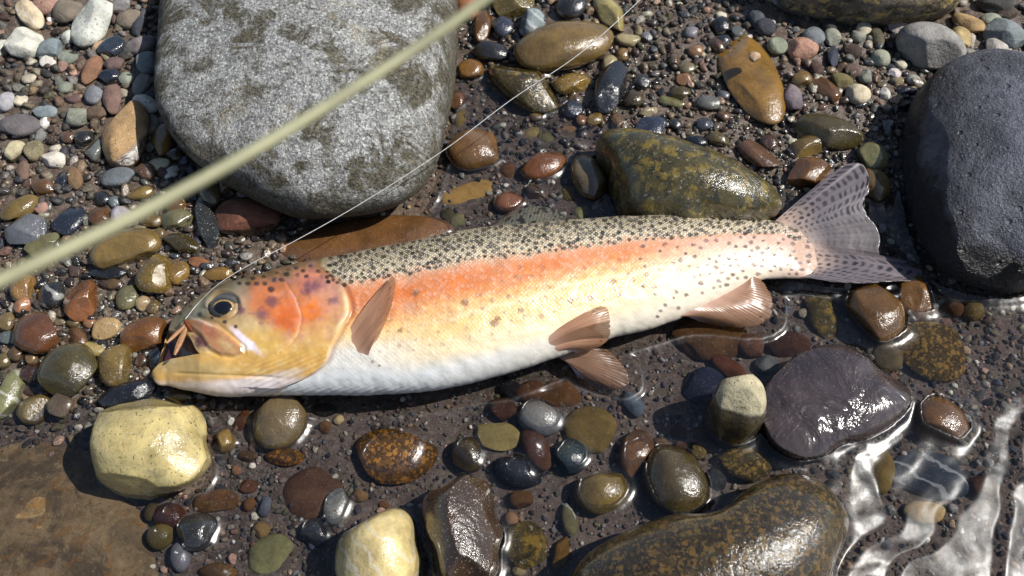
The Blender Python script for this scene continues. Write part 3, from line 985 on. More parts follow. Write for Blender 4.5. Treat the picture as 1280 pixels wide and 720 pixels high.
# the hidden side carries the mirrored markings
vv = np.clip((py - f_top(px)) / np.maximum(f_bot(px) - f_top(px), 1), 0, 1)
nback = PH.shape[0] - (NU + NCV + NL)
tb = np.linspace(1, 0, nback + 2)[1:-1][:, None]
vv[NU + NCV + NL:] = tb
py_m = py.copy(); px_m = px.copy()
py_m[NU + NCV + NL:] = f_top(XX[NU + NCV + NL:]) + tb * (f_bot(XX[NU + NCV + NL:]) - f_top(XX[NU + NCV + NL:]))
px_m[NU + NCV + NL:] = XX[NU + NCV + NL:]
x, y = px_m, py_m

# relief: gill cover step, preopercle groove, jaw bone, throat rays, eye socket
disp = np.zeros_like(x)
inr = (y > 334) & (y < 484)
d_op = np.where(inr, x - op_edge(np.clip(y, 336, 484)), -999)
up_ = sstep(335, 350, y)
disp += .0015 * up_ * sstep(-60, -4, d_op) * (1 - sstep(-1.5, 1.2, d_op)) * (d_op > -200)
disp -= .0009 * up_ * np.exp(-((d_op - 3) / 3.0) ** 2) * (d_op > -200)
d_pre = np.where((y > 343) & (y < 442), x - pre_edge(np.clip(y, 345, 440)), -999)
d_pre = d_pre + 2.5 * fbm(x / 9, y / 9, 77, 2)
disp -= .0003 * np.exp(-(d_pre / 2.0) ** 2)
disp += .00015 * np.exp(-((d_pre + 6) / 5) ** 2)
def poly_sd(px_, py_, poly):          # signed distance in pixels, positive inside
    q = np.array(poly, float); best = np.full(px_.shape, 1e9); ins = np.zeros(px_.shape, bool)
    for i in range(len(q)):
        ax, ay = q[i]; bx, by = q[(i + 1) % len(q)]
        t = np.clip(((px_ - ax) * (bx - ax) + (py_ - ay) * (by - ay)) / ((bx - ax) ** 2 + (by - ay) ** 2), 0, 1)
        best = np.minimum(best, np.hypot(px_ - ax - t * (bx - ax), py_ - ay - t * (by - ay)))
        c = ((ay > py_) != (by > py_)) & (px_ < (bx - ax) * (py_ - ay) / (by - ay + 1e-9) + ax)
        ins ^= c
    return np.where(ins, best, -best)
hd = (x < 450)
MAX = [(231, 402), (248, 398), (270, 406), (288, 421), (303, 434), (304, 441), (293, 445), (275, 443), (262, 436), (252, 420), (238, 410)]
sd_max = np.full(x.shape, -99.0); sd_max[hd] = poly_sd(x[hd], y[hd], MAX)
disp += .0009 * sstep(-1.0, 3.5, sd_max)
disp -= .0006 * np.exp(-((sd_max + 2.5) / 2) ** 2)
e_r = np.hypot((x - 280) / 18, (y - 382) / 15.5)
disp -= .0012 * np.exp(-((e_r - .98) / .12) ** 2)
disp += .0010 * np.exp(-((e_r - 1.25) / .2) ** 2) * (y < 385)
thr = ((x > 290) & (x < 425) & (d_op < 0) & (y > 430))
ray_c = np.sin((y * 1.0 + (x - 350) * .42) * 1.05)
thrw = sstep(290, 330, x) * sstep(440, 455, y + (x - 350) * .12) * (d_op < -1)
disp += .00009 * ray_c * thrw
d_jaw = y - (466 + (x - 210) * .045)          # groove between lower jaw and throat
disp -= .0006 * np.exp(-(d_jaw / 2) ** 2) * sstep(212, 230, x) * (1 - sstep(330, 370, x))
disp += .0005 * fbm(x / 22, y / 22, 5, 2) * sstep(420, 460, x) + .0002 * fbm(x / 9, y / 9, 8, 2)
depth_in = IN * np.minimum(.011, .9 * bb + .004)
V1 = V0.copy()
V1[..., 1] += nrm_y * disp - nrm_y * 0
V1[..., 2] += nrm_z * disp - depth_in

# ---- colours of the skin
def lerp(c0, c1, w):
    return c0 + (c1 - c0) * w[..., None]
BACK = rgb(146, 132, 102); BACK2 = rgb(196, 178, 146); ORA = rgb(204, 116, 62); PINK = rgb(203, 146, 110); YEL = rgb(225, 189, 128); CRM = rgb(228, 212, 176); WHT = rgb(210, 211, 210)
n_a = fbm(x / 30, y / 14, 21); n_b = fbm(x / 7, y / 5, 22, 2); n_c = fbm(x / 60, y / 20, 23)
v = vv + .02 * n_a
far = sstep(760, 960, x)
col = np.broadcast_to(BACK, x.shape + (3,)).copy()
col = lerp(col, BACK2, sstep(.05, .17, v))
ob = .215 + .0 * x
col = lerp(col, PINK, sstep(.16, .25, v + .03 * n_b))
col = lerp(col, ORA, np.clip(sstep(.21, .32, v) * (1 - .8 * far) * (.78 + .5 * n_a + .25 * n_b), 0, 1))
edge = .54 - .09 * sstep(480, 800, x) + .03 * n_c
col = lerp(col, YEL, sstep(edge - .16, edge + .09, v + .05 * n_b))
col = lerp(col, CRM, sstep(.62, .78, v) * .8)
col = lerp(col, WHT, sstep(.78, .93, v) * (1 - .5 * sstep(500, 800, x)))
col = lerp(col, WHT, sstep(.55, .75, v) * (1 - sstep(440, 560, x)) * .75)
col = lerp(col, rgb(226, 208, 184), far * sstep(.25, .5, v) * .9)
t_end = sstep(950, 1008, x)
col = lerp(col, rgb(214, 178, 160), far * sstep(.2, .28, v) * (1 - sstep(.4, .6, v)) * .8)
col = lerp(col, rgb(190, 175, 150), far * (1 - sstep(.1, .3, v)) * .6)
# pale wavy streak under the orange band
st = np.exp(-((v - edge - .045) / .018) ** 2) * sstep(500, 620, x) * (1 - sstep(860, 960, x))
col = lerp(col, rgb(244, 230, 195), st * .35)
col *= (1 + .10 * n_b)[..., None]
col = lerp(col, rgb(182, 152, 134), t_end * .9)
# head
hw = 1 - sstep(-3, 3, x - np.where(inr, np.minimum(op_edge(np.clip(y, 336, 484)), 437), np.where(y < 336, 402, 352)))
hw = np.where(x > 440, 0, hw)
head = np.broadcast_to(rgb(112, 100, 72), x.shape + (3,)).copy()
head = lerp(head, rgb(176, 136, 90), sstep(356, 380, y) * sstep(240, 320, x))
head = lerp(head, rgb(200, 158, 96), sstep(392, 425, y) * .9)
head = lerp(head, rgb(204, 160, 86), sstep(425, 445, y + (x - 300) * .12))
head = lerp(head, rgb(216, 206, 205), sstep(470, 481, y + (x - 260) * .02 + 3 * n_a) * .9)
def blot(arr, cx, cy, rx, ry, ang, c, op=1.0, soft=.5, wob=.25):
    sl = (np.abs(x - cx) < max(rx, ry) * 2.2) & (np.abs(y - cy) < max(rx, ry) * 2.2)
    a = math.radians(ang)
    dx, dy = x[sl] - cx, y[sl] - cy
    u = (dx * math.cos(a) + dy * math.sin(a)) / rx; w = (-dx * math.sin(a) + dy * math.cos(a)) / ry
    r = np.hypot(u, w) * (1 + wob * fbm(x[sl] / max(4, rx * .5), y[sl] / max(4, rx * .5), int(cx) % 97, 2))
    k = op * (1 - sstep(1 - soft, 1 + soft, r))
    arr[sl] = arr[sl] + (np.asarray(c) - arr[sl]) * k[:, None]
for b in [(372, 408, 66, 26, -14, (214, 172, 110), .6), (350, 384, 40, 30, 20, (202, 104, 52), .8), (338, 372, 30, 18, 0, (202, 120, 72), .75), (360, 400, 16, 24, 10, (202, 98, 44), .8), (396, 368, 34, 30, 10, (204, 124, 78), .7),
          (395, 384, 22, 12, -38, (220, 118, 44), .95), (388, 352, 20, 13, 20, (206, 126, 100), .85), (412, 372, 16, 20, 0, (204, 150, 122), .7),
          (316, 408, 26, 14, 30, (186, 166, 122), .7), (335, 425, 32, 12, 0, (212, 170, 92), .8), (318, 430, 20, 12, 0, (206, 170, 84), .5),
          (350, 455, 45, 10, -14, (204, 162, 88), .8), (385, 455, 30, 10, -32, (208, 164, 92), .8), (330, 478, 48, 7, -4, (226, 214, 214), .85), (345, 470, 30, 4, -14, (224, 210, 200), .7),
          (255, 462, 50, 11, 3, (190, 162, 106), .8), (225, 455, 22, 8, -8, (186, 156, 100), .8), (220, 398, 16, 10, -30, (122, 118, 92), .9), (215, 406, 10, 8, 0, (132, 118, 100), .8),
          (300, 370, 12, 22, -10, (140, 136, 118), .6), (245, 388, 20, 9, -35, (150, 152, 134), .6)]:
    blot(head, b[0], b[1], b[2], b[3], b[4], rgb(*b[5]), b[6], .6)
blot(head, 305, 424, 22, 4.5, 42, rgb(226, 214, 228), .95, .5)
blot(head, 309, 430, 8, 6, 42, rgb(232, 224, 236), .8, .6)
blot(head, 254, 426, 12, 10, 30, rgb(84, 44, 50), .95, .35)
head = lerp(head, rgb(176, 126, 86), sstep(-1.5, 2, sd_max))
mk = sd_max > 0
for b in [(262, 415, 12, 5, 35, (158, 92, 74), .7), (285, 434, 14, 6, 30, (190, 152, 104), .8), (245, 404, 12, 4, 15, (176, 120, 78), .8), (252, 402, 20, 2, 22, (214, 190, 170), .6)]:
    blot(head, b[0], b[1], b[2], b[3], b[4], rgb(*b[5]), b[6], .6)
head = lerp(head, rgb(232, 218, 206), np.exp(-((d_pre + .5) / 1.5) ** 2) * .38 * (.6 + .8 * fbm(x / 8, y / 8, 78, 2)) * sstep(352, 372, y))
head = lerp(head, rgb(232, 212, 170), np.exp(-((d_op + 3.5) / 3) ** 2) * .7 * sstep(350, 380, y) * (1 - sstep(405, 425, y)))
head = lerp(head, rgb(140, 96, 50), np.clip(-ray_c, 0, 1) * thrw * .3)
for b in [(326, 394, 8, 8), (340, 377, 8, 7), (395, 357, 12, 7), (418, 377, 5, 4.5), (384, 363, 5, 8), (301.6, 388.5, 4.2, 3.6)]:
    blot(head, b[0], b[1], b[2], b[3], -20, rgb(104, 70, 84), .75, .7, .6)
for b in [(338.7, 362, 4.2, 3.6), (358, 343, 4, 3), (320.7, 354.5, 3.2, 2.6), (294.6, 408, 2.6, 2.6), (280.7, 402, 3, 2.4), (265, 397, 2.6, 2), (249.5, 393, 3.6, 3), (310, 354.5, 3.5, 2.5), (331, 354, 3.6, 3),
          (343, 350, 3.4, 2.6), (352, 350, 3.4, 3), (370, 335, 3.5, 2.6), (361, 337, 3, 2.4), (347, 341, 2.8, 2), (379, 339, 3, 2.4), (330, 346, 2.8, 2.2), (225, 392, 2.6, 2), (238, 383, 3, 2), (316, 348, 3, 2),
          (299, 354, 2.8, 2), (388, 332, 3, 2.2), (398, 340, 3.2, 2.6), (372, 344, 3, 2.4), (255, 372, 2.6, 2), (383, 346, 3, 2.2)]:
    blot(head, b[0], b[1], b[2], b[3], 0, rgb(38, 36, 36), .88, .4)
head *= (1 + .13 * fbm(x / 5, y / 5, 31, 3) + .14 * fbm(x / 15, y / 15, 33, 2))[..., None]
head = lerp(head, rgb(214, 150, 120), np.clip(fbm(x / 12, y / 8, 35, 3), 0, 1) * .5 * sstep(310, 345, x) * (1 - sstep(420, 440, y)))
head = lerp(head, rgb(150, 110, 130), np.clip(fbm(x / 10, y / 10, 36, 3) - .15, 0, 1) * .7 * sstep(310, 345, x) * (1 - sstep(415, 440, y)))
head = lerp(head, rgb(224, 206, 160), np.clip(fbm(x / 9, y / 6, 37, 3) - .1, 0, 1) * .6 * sstep(400, 430, y))
col = lerp(col, head, hw)
# rear edge of the gill cover, dark slit
col = lerp(col, rgb(120, 72, 50), np.exp(-((d_op - 2.4) / 1.8) ** 2) * .6 * up_ * (d_op > -100))
# spots of the flank: many on the back, fewer low down, everywhere near the tail
r = np.random.default_rng(11)
def spot(cx, cy, rx, ry, c, op):
    i0, i1 = np.searchsorted(X, [cx - 14, cx + 14])
    xs, ys = x[:, i0:i1], y[:, i0:i1]
    q = np.hypot((xs - cx) / rx, (ys - cy) / ry) + .28 * vnoise(xs / 2.1, ys / 2.1, int(cx * 3) % 211)
    k = op * (1 - sstep(.7, 1.3, q))
    col[:, i0:i1] += (np.asarray(c) - col[:, i0:i1]) * k[..., None]
pts = []
def scatter(n, x0, x1, v0, v1, sep, rmin, rmax, op, c, prob=lambda a, b: 1):
    for _ in range(n * 30):
        if n <= 0: break
        a, b = r.uniform(x0, x1), r.uniform(v0, v1)
        if r.random() > prob(a, b): continue
        Y = float(f_top(a) + b * (f_bot(a) - f_top(a)))
        if any((a - q[0]) ** 2 + ((Y - q[1]) * 1.25) ** 2 < sep * sep for q in pts): continue
        pts.append((a, Y)); n -= 1
        rr = r.uniform(rmin, rmax)
        spot(a, Y, rr * r.uniform(1.0, 1.5), rr, c, op * r.uniform(.75, 1))
scatter(440, 408, 1000, .0, .22, 6.6, 1.9, 3.0, .97, rgb(32, 29, 24), lambda a, b: 1 if b < .13 else .45)
scatter(95, 800, 1014, .18, .95, 8, 1.6, 2.7, .85, rgb(84, 64, 66), lambda a, b: sstep(780, 940, a) * .8 + .2)
scatter(40, 600, 830, .22, .7, 16, 1.6, 2.8, .55, rgb(128, 92, 74), lambda a, b: .3 if b < .5 else 1)
scatter(26, 470, 640, .52, .75, 16, 1.5, 2.4, .5, rgb(140, 112, 84))
for cx, cy, rr in [(617, 404, 6), (622, 398, 4), (765, 352, 5), (771, 361, 4), (790, 350, 4), (650, 388, 4.5), (714, 375, 5), (738, 372, 4), (520, 366, 5), (581, 378, 5), (474, 457, 2.4), (466, 452, 2), (500, 413, 3.5)]:
    spot(cx, cy, rr, rr * .8, rgb(120, 88, 66), .7)
# inside of the mouth
inm = np.zeros_like(x); inm[NU:NU + NCV] = (X < 266.5)[None]
mouth = lerp(np.broadcast_to(rgb(64, 34, 40), x.shape + (3,)), rgb(150, 96, 104), np.clip(UPW - .45, 0, 1) * 0 + sstep(240, 262, x) * .7)
col = lerp(col, mouth, inm)
col = np.clip(col, .006, .86)
scale_mask = (1 - hw) * (1 - inm)
scale_mask *= 1 - .75 * sstep(.72, .92, v)
scale_mask *= np.where(x < 440, sstep(2, 10, np.where(inr, d_op, np.where(y < 336, x - 398, x - 356))), 1)
silver = scale_mask * (1 - sstep(.18, .27, v))  # where scale glints are painted into the back's colour

V2 = V1.reshape(-1, 3)
Fb = grid_faces(NR, NCOL)
j = np.arange(NCOL - 1)
Fb = np.concatenate([Fb, np.stack([(NR - 1) * NCOL + j, (NR - 1) * NCOL + j + 1, j + 1, j], -1)])
capc = np.array([V1[:, -1].mean(0)])
trout = bpy.data.objects.new('rainbow_trout', None)
C.objects.link(trout)
tag(trout, 'silver and orange spotted trout lying on its side, mouth open', 'fish')
T0 = p2w(600, 400, .0); trout.location = T0
trout.empty_display_size = .02

def fish_mat():
    N = NT('trout_skin')
    base = N.attr('paint').outputs['Color']
    mk = N.n('SeparateColor', {0: N.attr('mask').outputs['Color']})
    sm, sv, pn = mk.outputs[0], mk.outputs[1], mk.outputs[2]
    uv = N.n('UVMap'); uv.uv_map = 'flank'
    vo = N.n('TexVoronoi', {'Scale': 1.0, 'Randomness': .42}, voronoi_dimensions='2D', feature='F1')
    N.put(vo.inputs['Vector'], uv.outputs[0])
    d = vo.outputs['Distance']
    cellc = N.n('SeparateColor', {0: vo.outputs['Color']})
    dome = N.rng(d, .0, .62, 1, 0)
    edge = N.rng(d, .34, .56)
    ed = N.math('MULTIPLY', edge, N.math('MULTIPLY', sm, N.mixf(sv, .10, .26)))
    col = N.mix(ed, base, N.mix(1.0, base, (.30, .27, .22), 'MULTIPLY'))
    glint = N.math('MULTIPLY', N.rng(d, .1, .3, 1, 0), N.math('MULTIPLY', sv, N.rng(cellc.outputs[0], .1, .7, .25, .95)))
    lum = N.n('RGBToBW', {0: base}).outputs[0]
    glint = N.math('MULTIPLY', glint, N.rng(lum, .04, .15, .12, 1))
    col = N.mix(glint, col, (.74, .72, .62))  # pale glint at each scale's centre, a highlight put into the colour
    fl = N.math('MULTIPLY', N.math('MULTIPLY', sm, .12), N.rng(cellc.outputs[1], .55, .95))
    col = N.mix(fl, col, (.86, .8, .74))
    nz = N.noise(uv.outputs[0], .9, 3, .6)
    h = N.math('ADD', N.math('MULTIPLY', dome, N.math('MULTIPLY', sm, N.mixf(sv, .28, 1.0))), N.math('MULTIPLY', nz, .18))
    nb = N.bump(h, .75, .00045)
    rough = N.mixf(sm, .30, N.rng(cellc.outputs[2], 0, 1, .24, .48))
    N.bsdf(Base_Color=col, Roughness=rough, Normal=nb, Specular_IOR_Level=.5, Coat_Weight=.3, Coat_Roughness=.1,
           Subsurface_Weight=.0)
    return N.m
M['trout'] = fish_mat()
me = fast_mesh('body', V2 - T0, Fb)
add_col(me, 'paint', col.reshape(-1, 3))
add_col(me, 'mask', np.stack([scale_mask, silver, v], -1).reshape(-1, 3))
SC = 3.7
arc = np.cumsum(np.hypot(np.diff(PY, axis=0, prepend=PY[:1]), np.diff(PZ, axis=0, prepend=PZ[:1])), 0) / .00047
uu = (XX / SC); ww = arc / SC
# rows of scales run obliquely
UV = np.stack([(uu + ww) * .7071, (uu - ww) * .7071], -1).reshape(-1, 2)
ul = me.uv_layers.new(name='flank')
li = np.empty(len(me.loops), np.int32); me.loops.foreach_get('vertex_index', li)
ul.data.foreach_set('uv', UV[li].astype(np.float32).ravel())
body = link('body', me, M['trout'], trout)

nf = NU + NCV + NL
VP = V1[:nf].reshape(-1, 3)
VX, VY = w2p(VP)
def body_pt(qx, qy):
    i = np.argmin((VX - qx) ** 2 + (VY - qy) ** 2)
    return VP[i]

# ---- eye
def eye_cap(cx, cy, rx, ry, lift, dome, n=24, m=40):
    c = body_pt(cx, cy)
    s = float(mpp(np.array(float(cx)), np.array(float(cy)))[0])
    vdir = (CAM - c) / np.linalg.norm(CAM - c)
    nn = np.array([0.02, -.12, 1.0]); nn /= np.linalg.norm(nn)
    ax = np.array([1.0, 0, 0]); ax -= nn * (ax @ nn); ax /= np.linalg.norm(ax)
    ay = np.cross(nn, ax)
    ky = 1 / abs(ay @ U_)
    V = [c + nn * (lift + dome)]
    for i in range(1, n + 1):
        t = i / n
        for k in range(m):
            p = 2 * math.pi * k / m
            V.append(c + ax * rx * s * t * math.cos(p) + ay * ry * s * ky * t * math.sin(p) + nn * (lift + dome * math.sqrt(max(0, 1 - t * t * .96))))
    F = [[0, 1 + k, 1 + (k + 1) % m] for k in range(m)]
    for i in range(n - 1):
        for k in range(m):
            a0, a1 = 1 + i * m + k, 1 + i * m + (k + 1) % m
            F += [[a0, a0 + m, a1], [a1, a0 + m, a1 + m]]
    return np.array(V), np.array(F)
def paint_mat(name, rough=.3, coat=.3, spec=.5):
    N = NT(name)
    base = N.attr('paint').outputs['Color']
    p = N.n('TexCoord').outputs['Object']
    nz = N.noise(p, 900, 3, .6)
    c = N.mix(N.math('MULTIPLY', N.rng(nz, .35, .7), .25), base, N.mix(1.0, base, (.65, .63, .6), 'MULTIPLY'))
    N.bsdf(Base_Color=c, Roughness=rough, Specular_IOR_Level=spec, Coat_Weight=coat, Coat_Roughness=.03)
    return N.m
M['eye'] = paint_mat('eye_gloss', .18, .9)
Ve, Fe = eye_cap(280, 382, 16.5, 14.5, -.0010, .0036)
ex, ey = w2p(Ve)
ec = np.broadcast_to(rgb(78, 76, 72), (len(Ve), 3)).copy()
rp = np.hypot((ex - 280) / 10.5, (ey - 386) / 7.5)
ring = np.hypot((ex - 280) / 14.5, (ey - 384.5) / 10)
ec = lerp(ec, rgb(168, 132, 72), 1 - sstep(.85, 1.08, ring))
ec = lerp(ec, rgb(196, 164, 100), np.exp(-((rp - 1.12) / .12) ** 2) * .8)
ec = lerp(ec, rgb(30, 32, 40), np.exp(-((ring - 1.12) / .09) ** 2) * .8)
ec = lerp(ec, rgb(52, 58, 70), sstep(372, 367, ey) * .7)
ec *= (1 + .25 * fbm(ex / 2.5, ey / 2.5, 3, 2))[:, None]
me = fast_mesh('eye', Ve - T0, Fe); add_col(me, 'paint', np.clip(ec, .01, .8))
eye = link('eye', me, M['eye'], trout)
Vp, Fp = eye_cap(280, 386.5, 10.3, 7.4, .0024, .0010, 10, 32)
me = fast_mesh('pupil', Vp - T0, Fp); add_col(me, 'paint', np.broadcast_to(np.array([.004, .004, .006]), (len(Vp), 3)))
link('pupil', me, M['eye'], eye)

# ---- fins
def poly_res(pts, n):
    p = np.array(pts, float)
    d = np.concatenate([[0], np.cumsum(np.linalg.norm(np.diff(p, axis=0), axis=1))])
    f = [curve(list(zip(d, p[:, k]))) for k in range(p.shape[1])]
    t = np.linspace(0, d[-1], n)
    return np.stack([g(t) for g in f], -1)

def fin_mat(name, clear, rough=.28):
    N = NT(name)
    at = N.attr('paint')
    base = at.outputs['Color']; al_ = at.outputs['Alpha']
    p = N.n('BsdfPrincipled', {'Base Color': base, 'Roughness': rough, 'Specular IOR Level': .6, 'Coat Weight': .4, 'Coat Roughness': .1})
    tr = N.n('BsdfTranslucent', {'Color': base})
    a = N.n('MixShader', {0: .3}); N.put(a.inputs[1], p.outputs[0]); N.put(a.inputs[2], tr.outputs[0])
    tp = N.n('BsdfTransparent', {'Color': (.9, .88, .85)})
    b = N.n('MixShader', {0: al_}); N.put(b.inputs[1], tp.outputs[0]); N.put(b.inputs[2], a.outputs[0])
    N.t.links.new(b.outputs[0], N.out.inputs[0])
    return N.m
M['fin'] = fin_mat('fin_membrane', 0)

def make_fin(name, base, outer, zb, zo, nray, paint, sag=0.0, ripple=.00005, ns=70, nt=130, bend=0.0, thick=.0006):
    """Fan of rays from a base line to an outer edge, both given as photo positions with heights."""
    b = poly_res(base, nt); o = poly_res(outer, nt)
    t = np.linspace(0, 1, nt); s = np.linspace(0, 1, ns)[:, None]
    if zb is None:
        B3 = np.array([body_pt(*q) for q in b])
        ker = np.ones(9) / 9
        B3 = np.stack([np.convolve(np.pad(B3[:, k], 4, 'edge'), ker, 'valid') for k in range(3)], -1)
        B3[:, 2] -= .0015
    else:
        zbv = np.interp(t, np.linspace(0, 1, len(zb)), zb); B3 = p2w(b[:, 0], b[:, 1], zbv)
    zov = np.interp(t, np.linspace(0, 1, len(zo)), zo); O3 = p2w(o[:, 0], o[:, 1], zov)
    rag = 1 - .045 * np.clip(vnoise(t * nray * 1.1, t * 0 + 3, 5) + .35 * vnoise(t * nray * 3, t * 0, 9), 0, 1)
    se = s * (1 - (1 - rag)[None] * s ** 3)
    Vf = B3[None] * (1 - se[..., None]) + O3[None] * se[..., None]
    T = np.broadcast_to(t, (ns, nt)); Sg = np.broadcast_to(s, (ns, nt))
    Vf[..., 2] += sag * np.sin(math.pi * Sg) + ripple * np.sin(T * nray * 2 * math.pi) * sstep(0, .3, Sg) + bend * Sg ** 2 * np.sin(math.pi * T)
    Vf[..., 2] += .0006 * fbm(T * 6, Sg * 3, len(name)) * Sg
    X_, Y_ = w2p(Vf.reshape(-1, 3)); X_ = X_.reshape(ns, nt); Y_ = Y_.reshape(ns, nt)
    c, alpha = paint(T, Sg, X_, Y_, np.sin(T * nray * 2 * math.pi))
    taper = thick * (1 - .75 * Sg) * np.clip(np.minimum(T, 1 - T) * 14, .15, 1)
    up = Vf.copy(); up[..., 2] += taper / 2
    dn = Vf.copy(); dn[..., 2] -= taper / 2
    Vall = np.concatenate([up.reshape(-1, 3), dn.reshape(-1, 3)])
    F1 = grid_faces(ns, nt); n = ns * nt
    idx = np.arange(n).reshape(ns, nt)
    rim = np.concatenate([idx[0], idx[1:, -1], idx[-1, ::-1][1:], idx[::-1, 0][1:]])
    Fr = np.stack([rim[:-1], rim[1:], rim[1:] + n, rim[:-1] + n], -1)
    me = fast_mesh(name, Vall - T0, np.concatenate([F1[:, ::-1], F1 + n, Fr]))
    add_col(me, 'paint', np.tile(np.concatenate([np.clip(c, .005, .85), alpha[..., None]], -1).reshape(-1, 4), (2, 1)))
    return link(name, me, M['fin'], trout)

def tan_paint(edge_white=0.0, dark=1.0, side='hi', alpha=.9):
    def f(T, Sg, X_, Y_, rs):
        c = np.broadcast_to(rgb(194, 150, 120), T.shape + (3,)).copy()
        c = lerp(c, rgb(214, 176, 156), (1 - sstep(0, .35, Sg)) * .85)
        c = lerp(c, rgb(140, 104, 74), sstep(.55, 1, Sg) * .5)
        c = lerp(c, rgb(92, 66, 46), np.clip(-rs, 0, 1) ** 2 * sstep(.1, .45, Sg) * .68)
        c = lerp(c, rgb(60, 44, 32), sstep(.5, .8, fbm(T * 20, Sg * 10, 5, 2)) * sstep(.4, .8, Sg) * .8)
        c *= (1.12 * dark * (1 + .15 * fbm(T * 14, Sg * 3, 7, 2)))[..., None]
        if edge_white:
            w = sstep(1 - edge_white, 1, T) if side == 'hi' else sstep(edge_white, 0, T)
            c = lerp(c, rgb(222, 222, 236), w * sstep(.3, .6, Sg) * .9)
        return c, alpha - .1 * sstep(.1, .4, Sg) - .35 * sstep(.5, 1, Sg) * (.6 + .4 * np.clip(rs, 0, 1))
    return f

bz = lambda q, d: float(body_pt(*q)[2]) + d
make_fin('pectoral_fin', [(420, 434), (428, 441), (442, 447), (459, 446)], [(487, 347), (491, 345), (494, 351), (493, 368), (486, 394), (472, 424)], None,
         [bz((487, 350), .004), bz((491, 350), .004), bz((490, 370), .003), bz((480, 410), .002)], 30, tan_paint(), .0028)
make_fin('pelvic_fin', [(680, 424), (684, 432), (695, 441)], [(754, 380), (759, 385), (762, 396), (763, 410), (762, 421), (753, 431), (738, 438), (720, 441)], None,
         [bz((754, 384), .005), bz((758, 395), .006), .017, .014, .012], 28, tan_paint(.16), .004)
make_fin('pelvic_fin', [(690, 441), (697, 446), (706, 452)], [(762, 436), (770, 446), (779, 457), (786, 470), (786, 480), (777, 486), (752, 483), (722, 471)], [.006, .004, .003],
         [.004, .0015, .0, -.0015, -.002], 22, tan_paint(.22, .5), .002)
make_fin('anal_fin', [(846, 394), (880, 379), (915, 361), (938, 346)], [(874, 402), (908, 408), (934, 409), (950, 405), (964, 394), (966, 378), (957, 357), (944, 340)], None,
         [.002, .002, .003, .005, .008, .011], 36, tan_paint(.12, .82, 'lo'), .002)
def dorsal_paint(T, Sg, X_, Y_, rs):
    c = np.broadcast_to(rgb(132, 132, 118), T.shape + (3,)).copy()
    c = lerp(c, rgb(26, 26, 34), sstep(.1, .45, vnoise(T * 26, Sg * 7, 4)) * .85)
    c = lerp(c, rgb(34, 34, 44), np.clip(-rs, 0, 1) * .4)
    return c, np.full(T.shape, .85)
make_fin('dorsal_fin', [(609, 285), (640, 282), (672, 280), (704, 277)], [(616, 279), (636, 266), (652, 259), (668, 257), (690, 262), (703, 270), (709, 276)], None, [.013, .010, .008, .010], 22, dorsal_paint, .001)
def adipose_paint(T, Sg, X_, Y_, rs):
    c = np.broadcast_to(rgb(120, 108, 70), T.shape + (3,)).copy()
    return lerp(c, rgb(34, 32, 28), sstep(.1, .4, vnoise(T * 7, Sg * 3, 6))), np.full(T.shape, .97)
make_fin('adipose_fin', [(862, 271), (874, 271), (884, 272)], [(872, 266), (883, 263), (893, 263), (897, 268)], None, [.018, .018, .016], 3, adipose_paint, .0, .0001)
def tail_paint(T, Sg, X_, Y_, rs):
    c = np.broadcast_to(rgb(128, 120, 124), T.shape + (3,)).copy()
    c = lerp(c, rgb(218, 190, 172), (1 - sstep(.0, .4, Sg)))
    c = lerp(c, rgb(176, 172, 176), sstep(.0, .4, T) * (1 - sstep(.4, .5, T)) * .4)
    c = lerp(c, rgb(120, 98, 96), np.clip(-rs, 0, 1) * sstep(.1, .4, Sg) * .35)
    # rows of dark oval spots along the rays
    k = 19.0
    T2 = T + .012 * vnoise(Sg * 9, T * 12, 3); row = np.floor(T2 * k)
    ph = Sg * 13 + (row % 2) * .5 + .45 * vnoise(row * 1.7, Sg * 5, 3)
    d = np.hypot(((T2 * k) % 1 - .5) / .34, ((ph % 1) - .5) / .30)
    lobes = np.clip(sstep(.38, .28, T) + sstep(.54, .62, T), 0, 1)
    c = lerp(c, rgb(36, 33, 38), (1 - sstep(.6, 1.2, d + .5 * vnoise(T * 60, Sg * 40, 8))) * .85 * (.35 + .65 * lobes) * (.85 + .3 * vnoise(T * 20, Sg * 9, 18)) * sstep(.02, .1, Sg))
    c *= (1 + .2 * fbm(T * 8, Sg * 5, 12, 2))[..., None]
    a = .95 - .42 * (1 - lobes) * sstep(.12, .4, Sg)
    return c, a
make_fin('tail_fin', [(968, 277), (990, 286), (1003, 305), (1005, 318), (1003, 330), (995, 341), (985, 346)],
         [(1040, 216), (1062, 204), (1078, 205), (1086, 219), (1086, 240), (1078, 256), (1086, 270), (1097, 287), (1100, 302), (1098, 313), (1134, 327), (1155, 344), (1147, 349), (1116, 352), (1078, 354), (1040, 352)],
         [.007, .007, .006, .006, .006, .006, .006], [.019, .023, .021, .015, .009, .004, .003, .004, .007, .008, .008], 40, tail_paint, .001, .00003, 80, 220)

# ------------------------------------------------------------------ fly, leader and rod
def tube(pts, rad, n=10):
    P = np.array(pts, float); m = len(P)
    rad = np.broadcast_to(np.asarray(rad, float), (m,))
    Tn = np.gradient(P, axis=0); Tn /= np.linalg.norm(Tn, axis=1)[:, None]
    ref = np.array([0.13, .2, 1.0]); A_ = np.cross(Tn, ref); A_ /= np.linalg.norm(A_, axis=1)[:, None]; B_ = np.cross(Tn, A_)
    ang = np.linspace(0, 2 * math.pi, n, endpoint=False)
    V = P[:, None] + rad[:, None, None] * (np.cos(ang)[None, :, None] * A_[:, None] + np.sin(ang)[None, :, None] * B_[:, None])
    i = np.arange(m * n).reshape(m, n)
    F = np.stack([i[:-1], np.roll(i[:-1], -1, 1), np.roll(i[1:], -1, 1), i[1:]], -1).reshape(-1, 4)
    return V.reshape(-1, 3), F

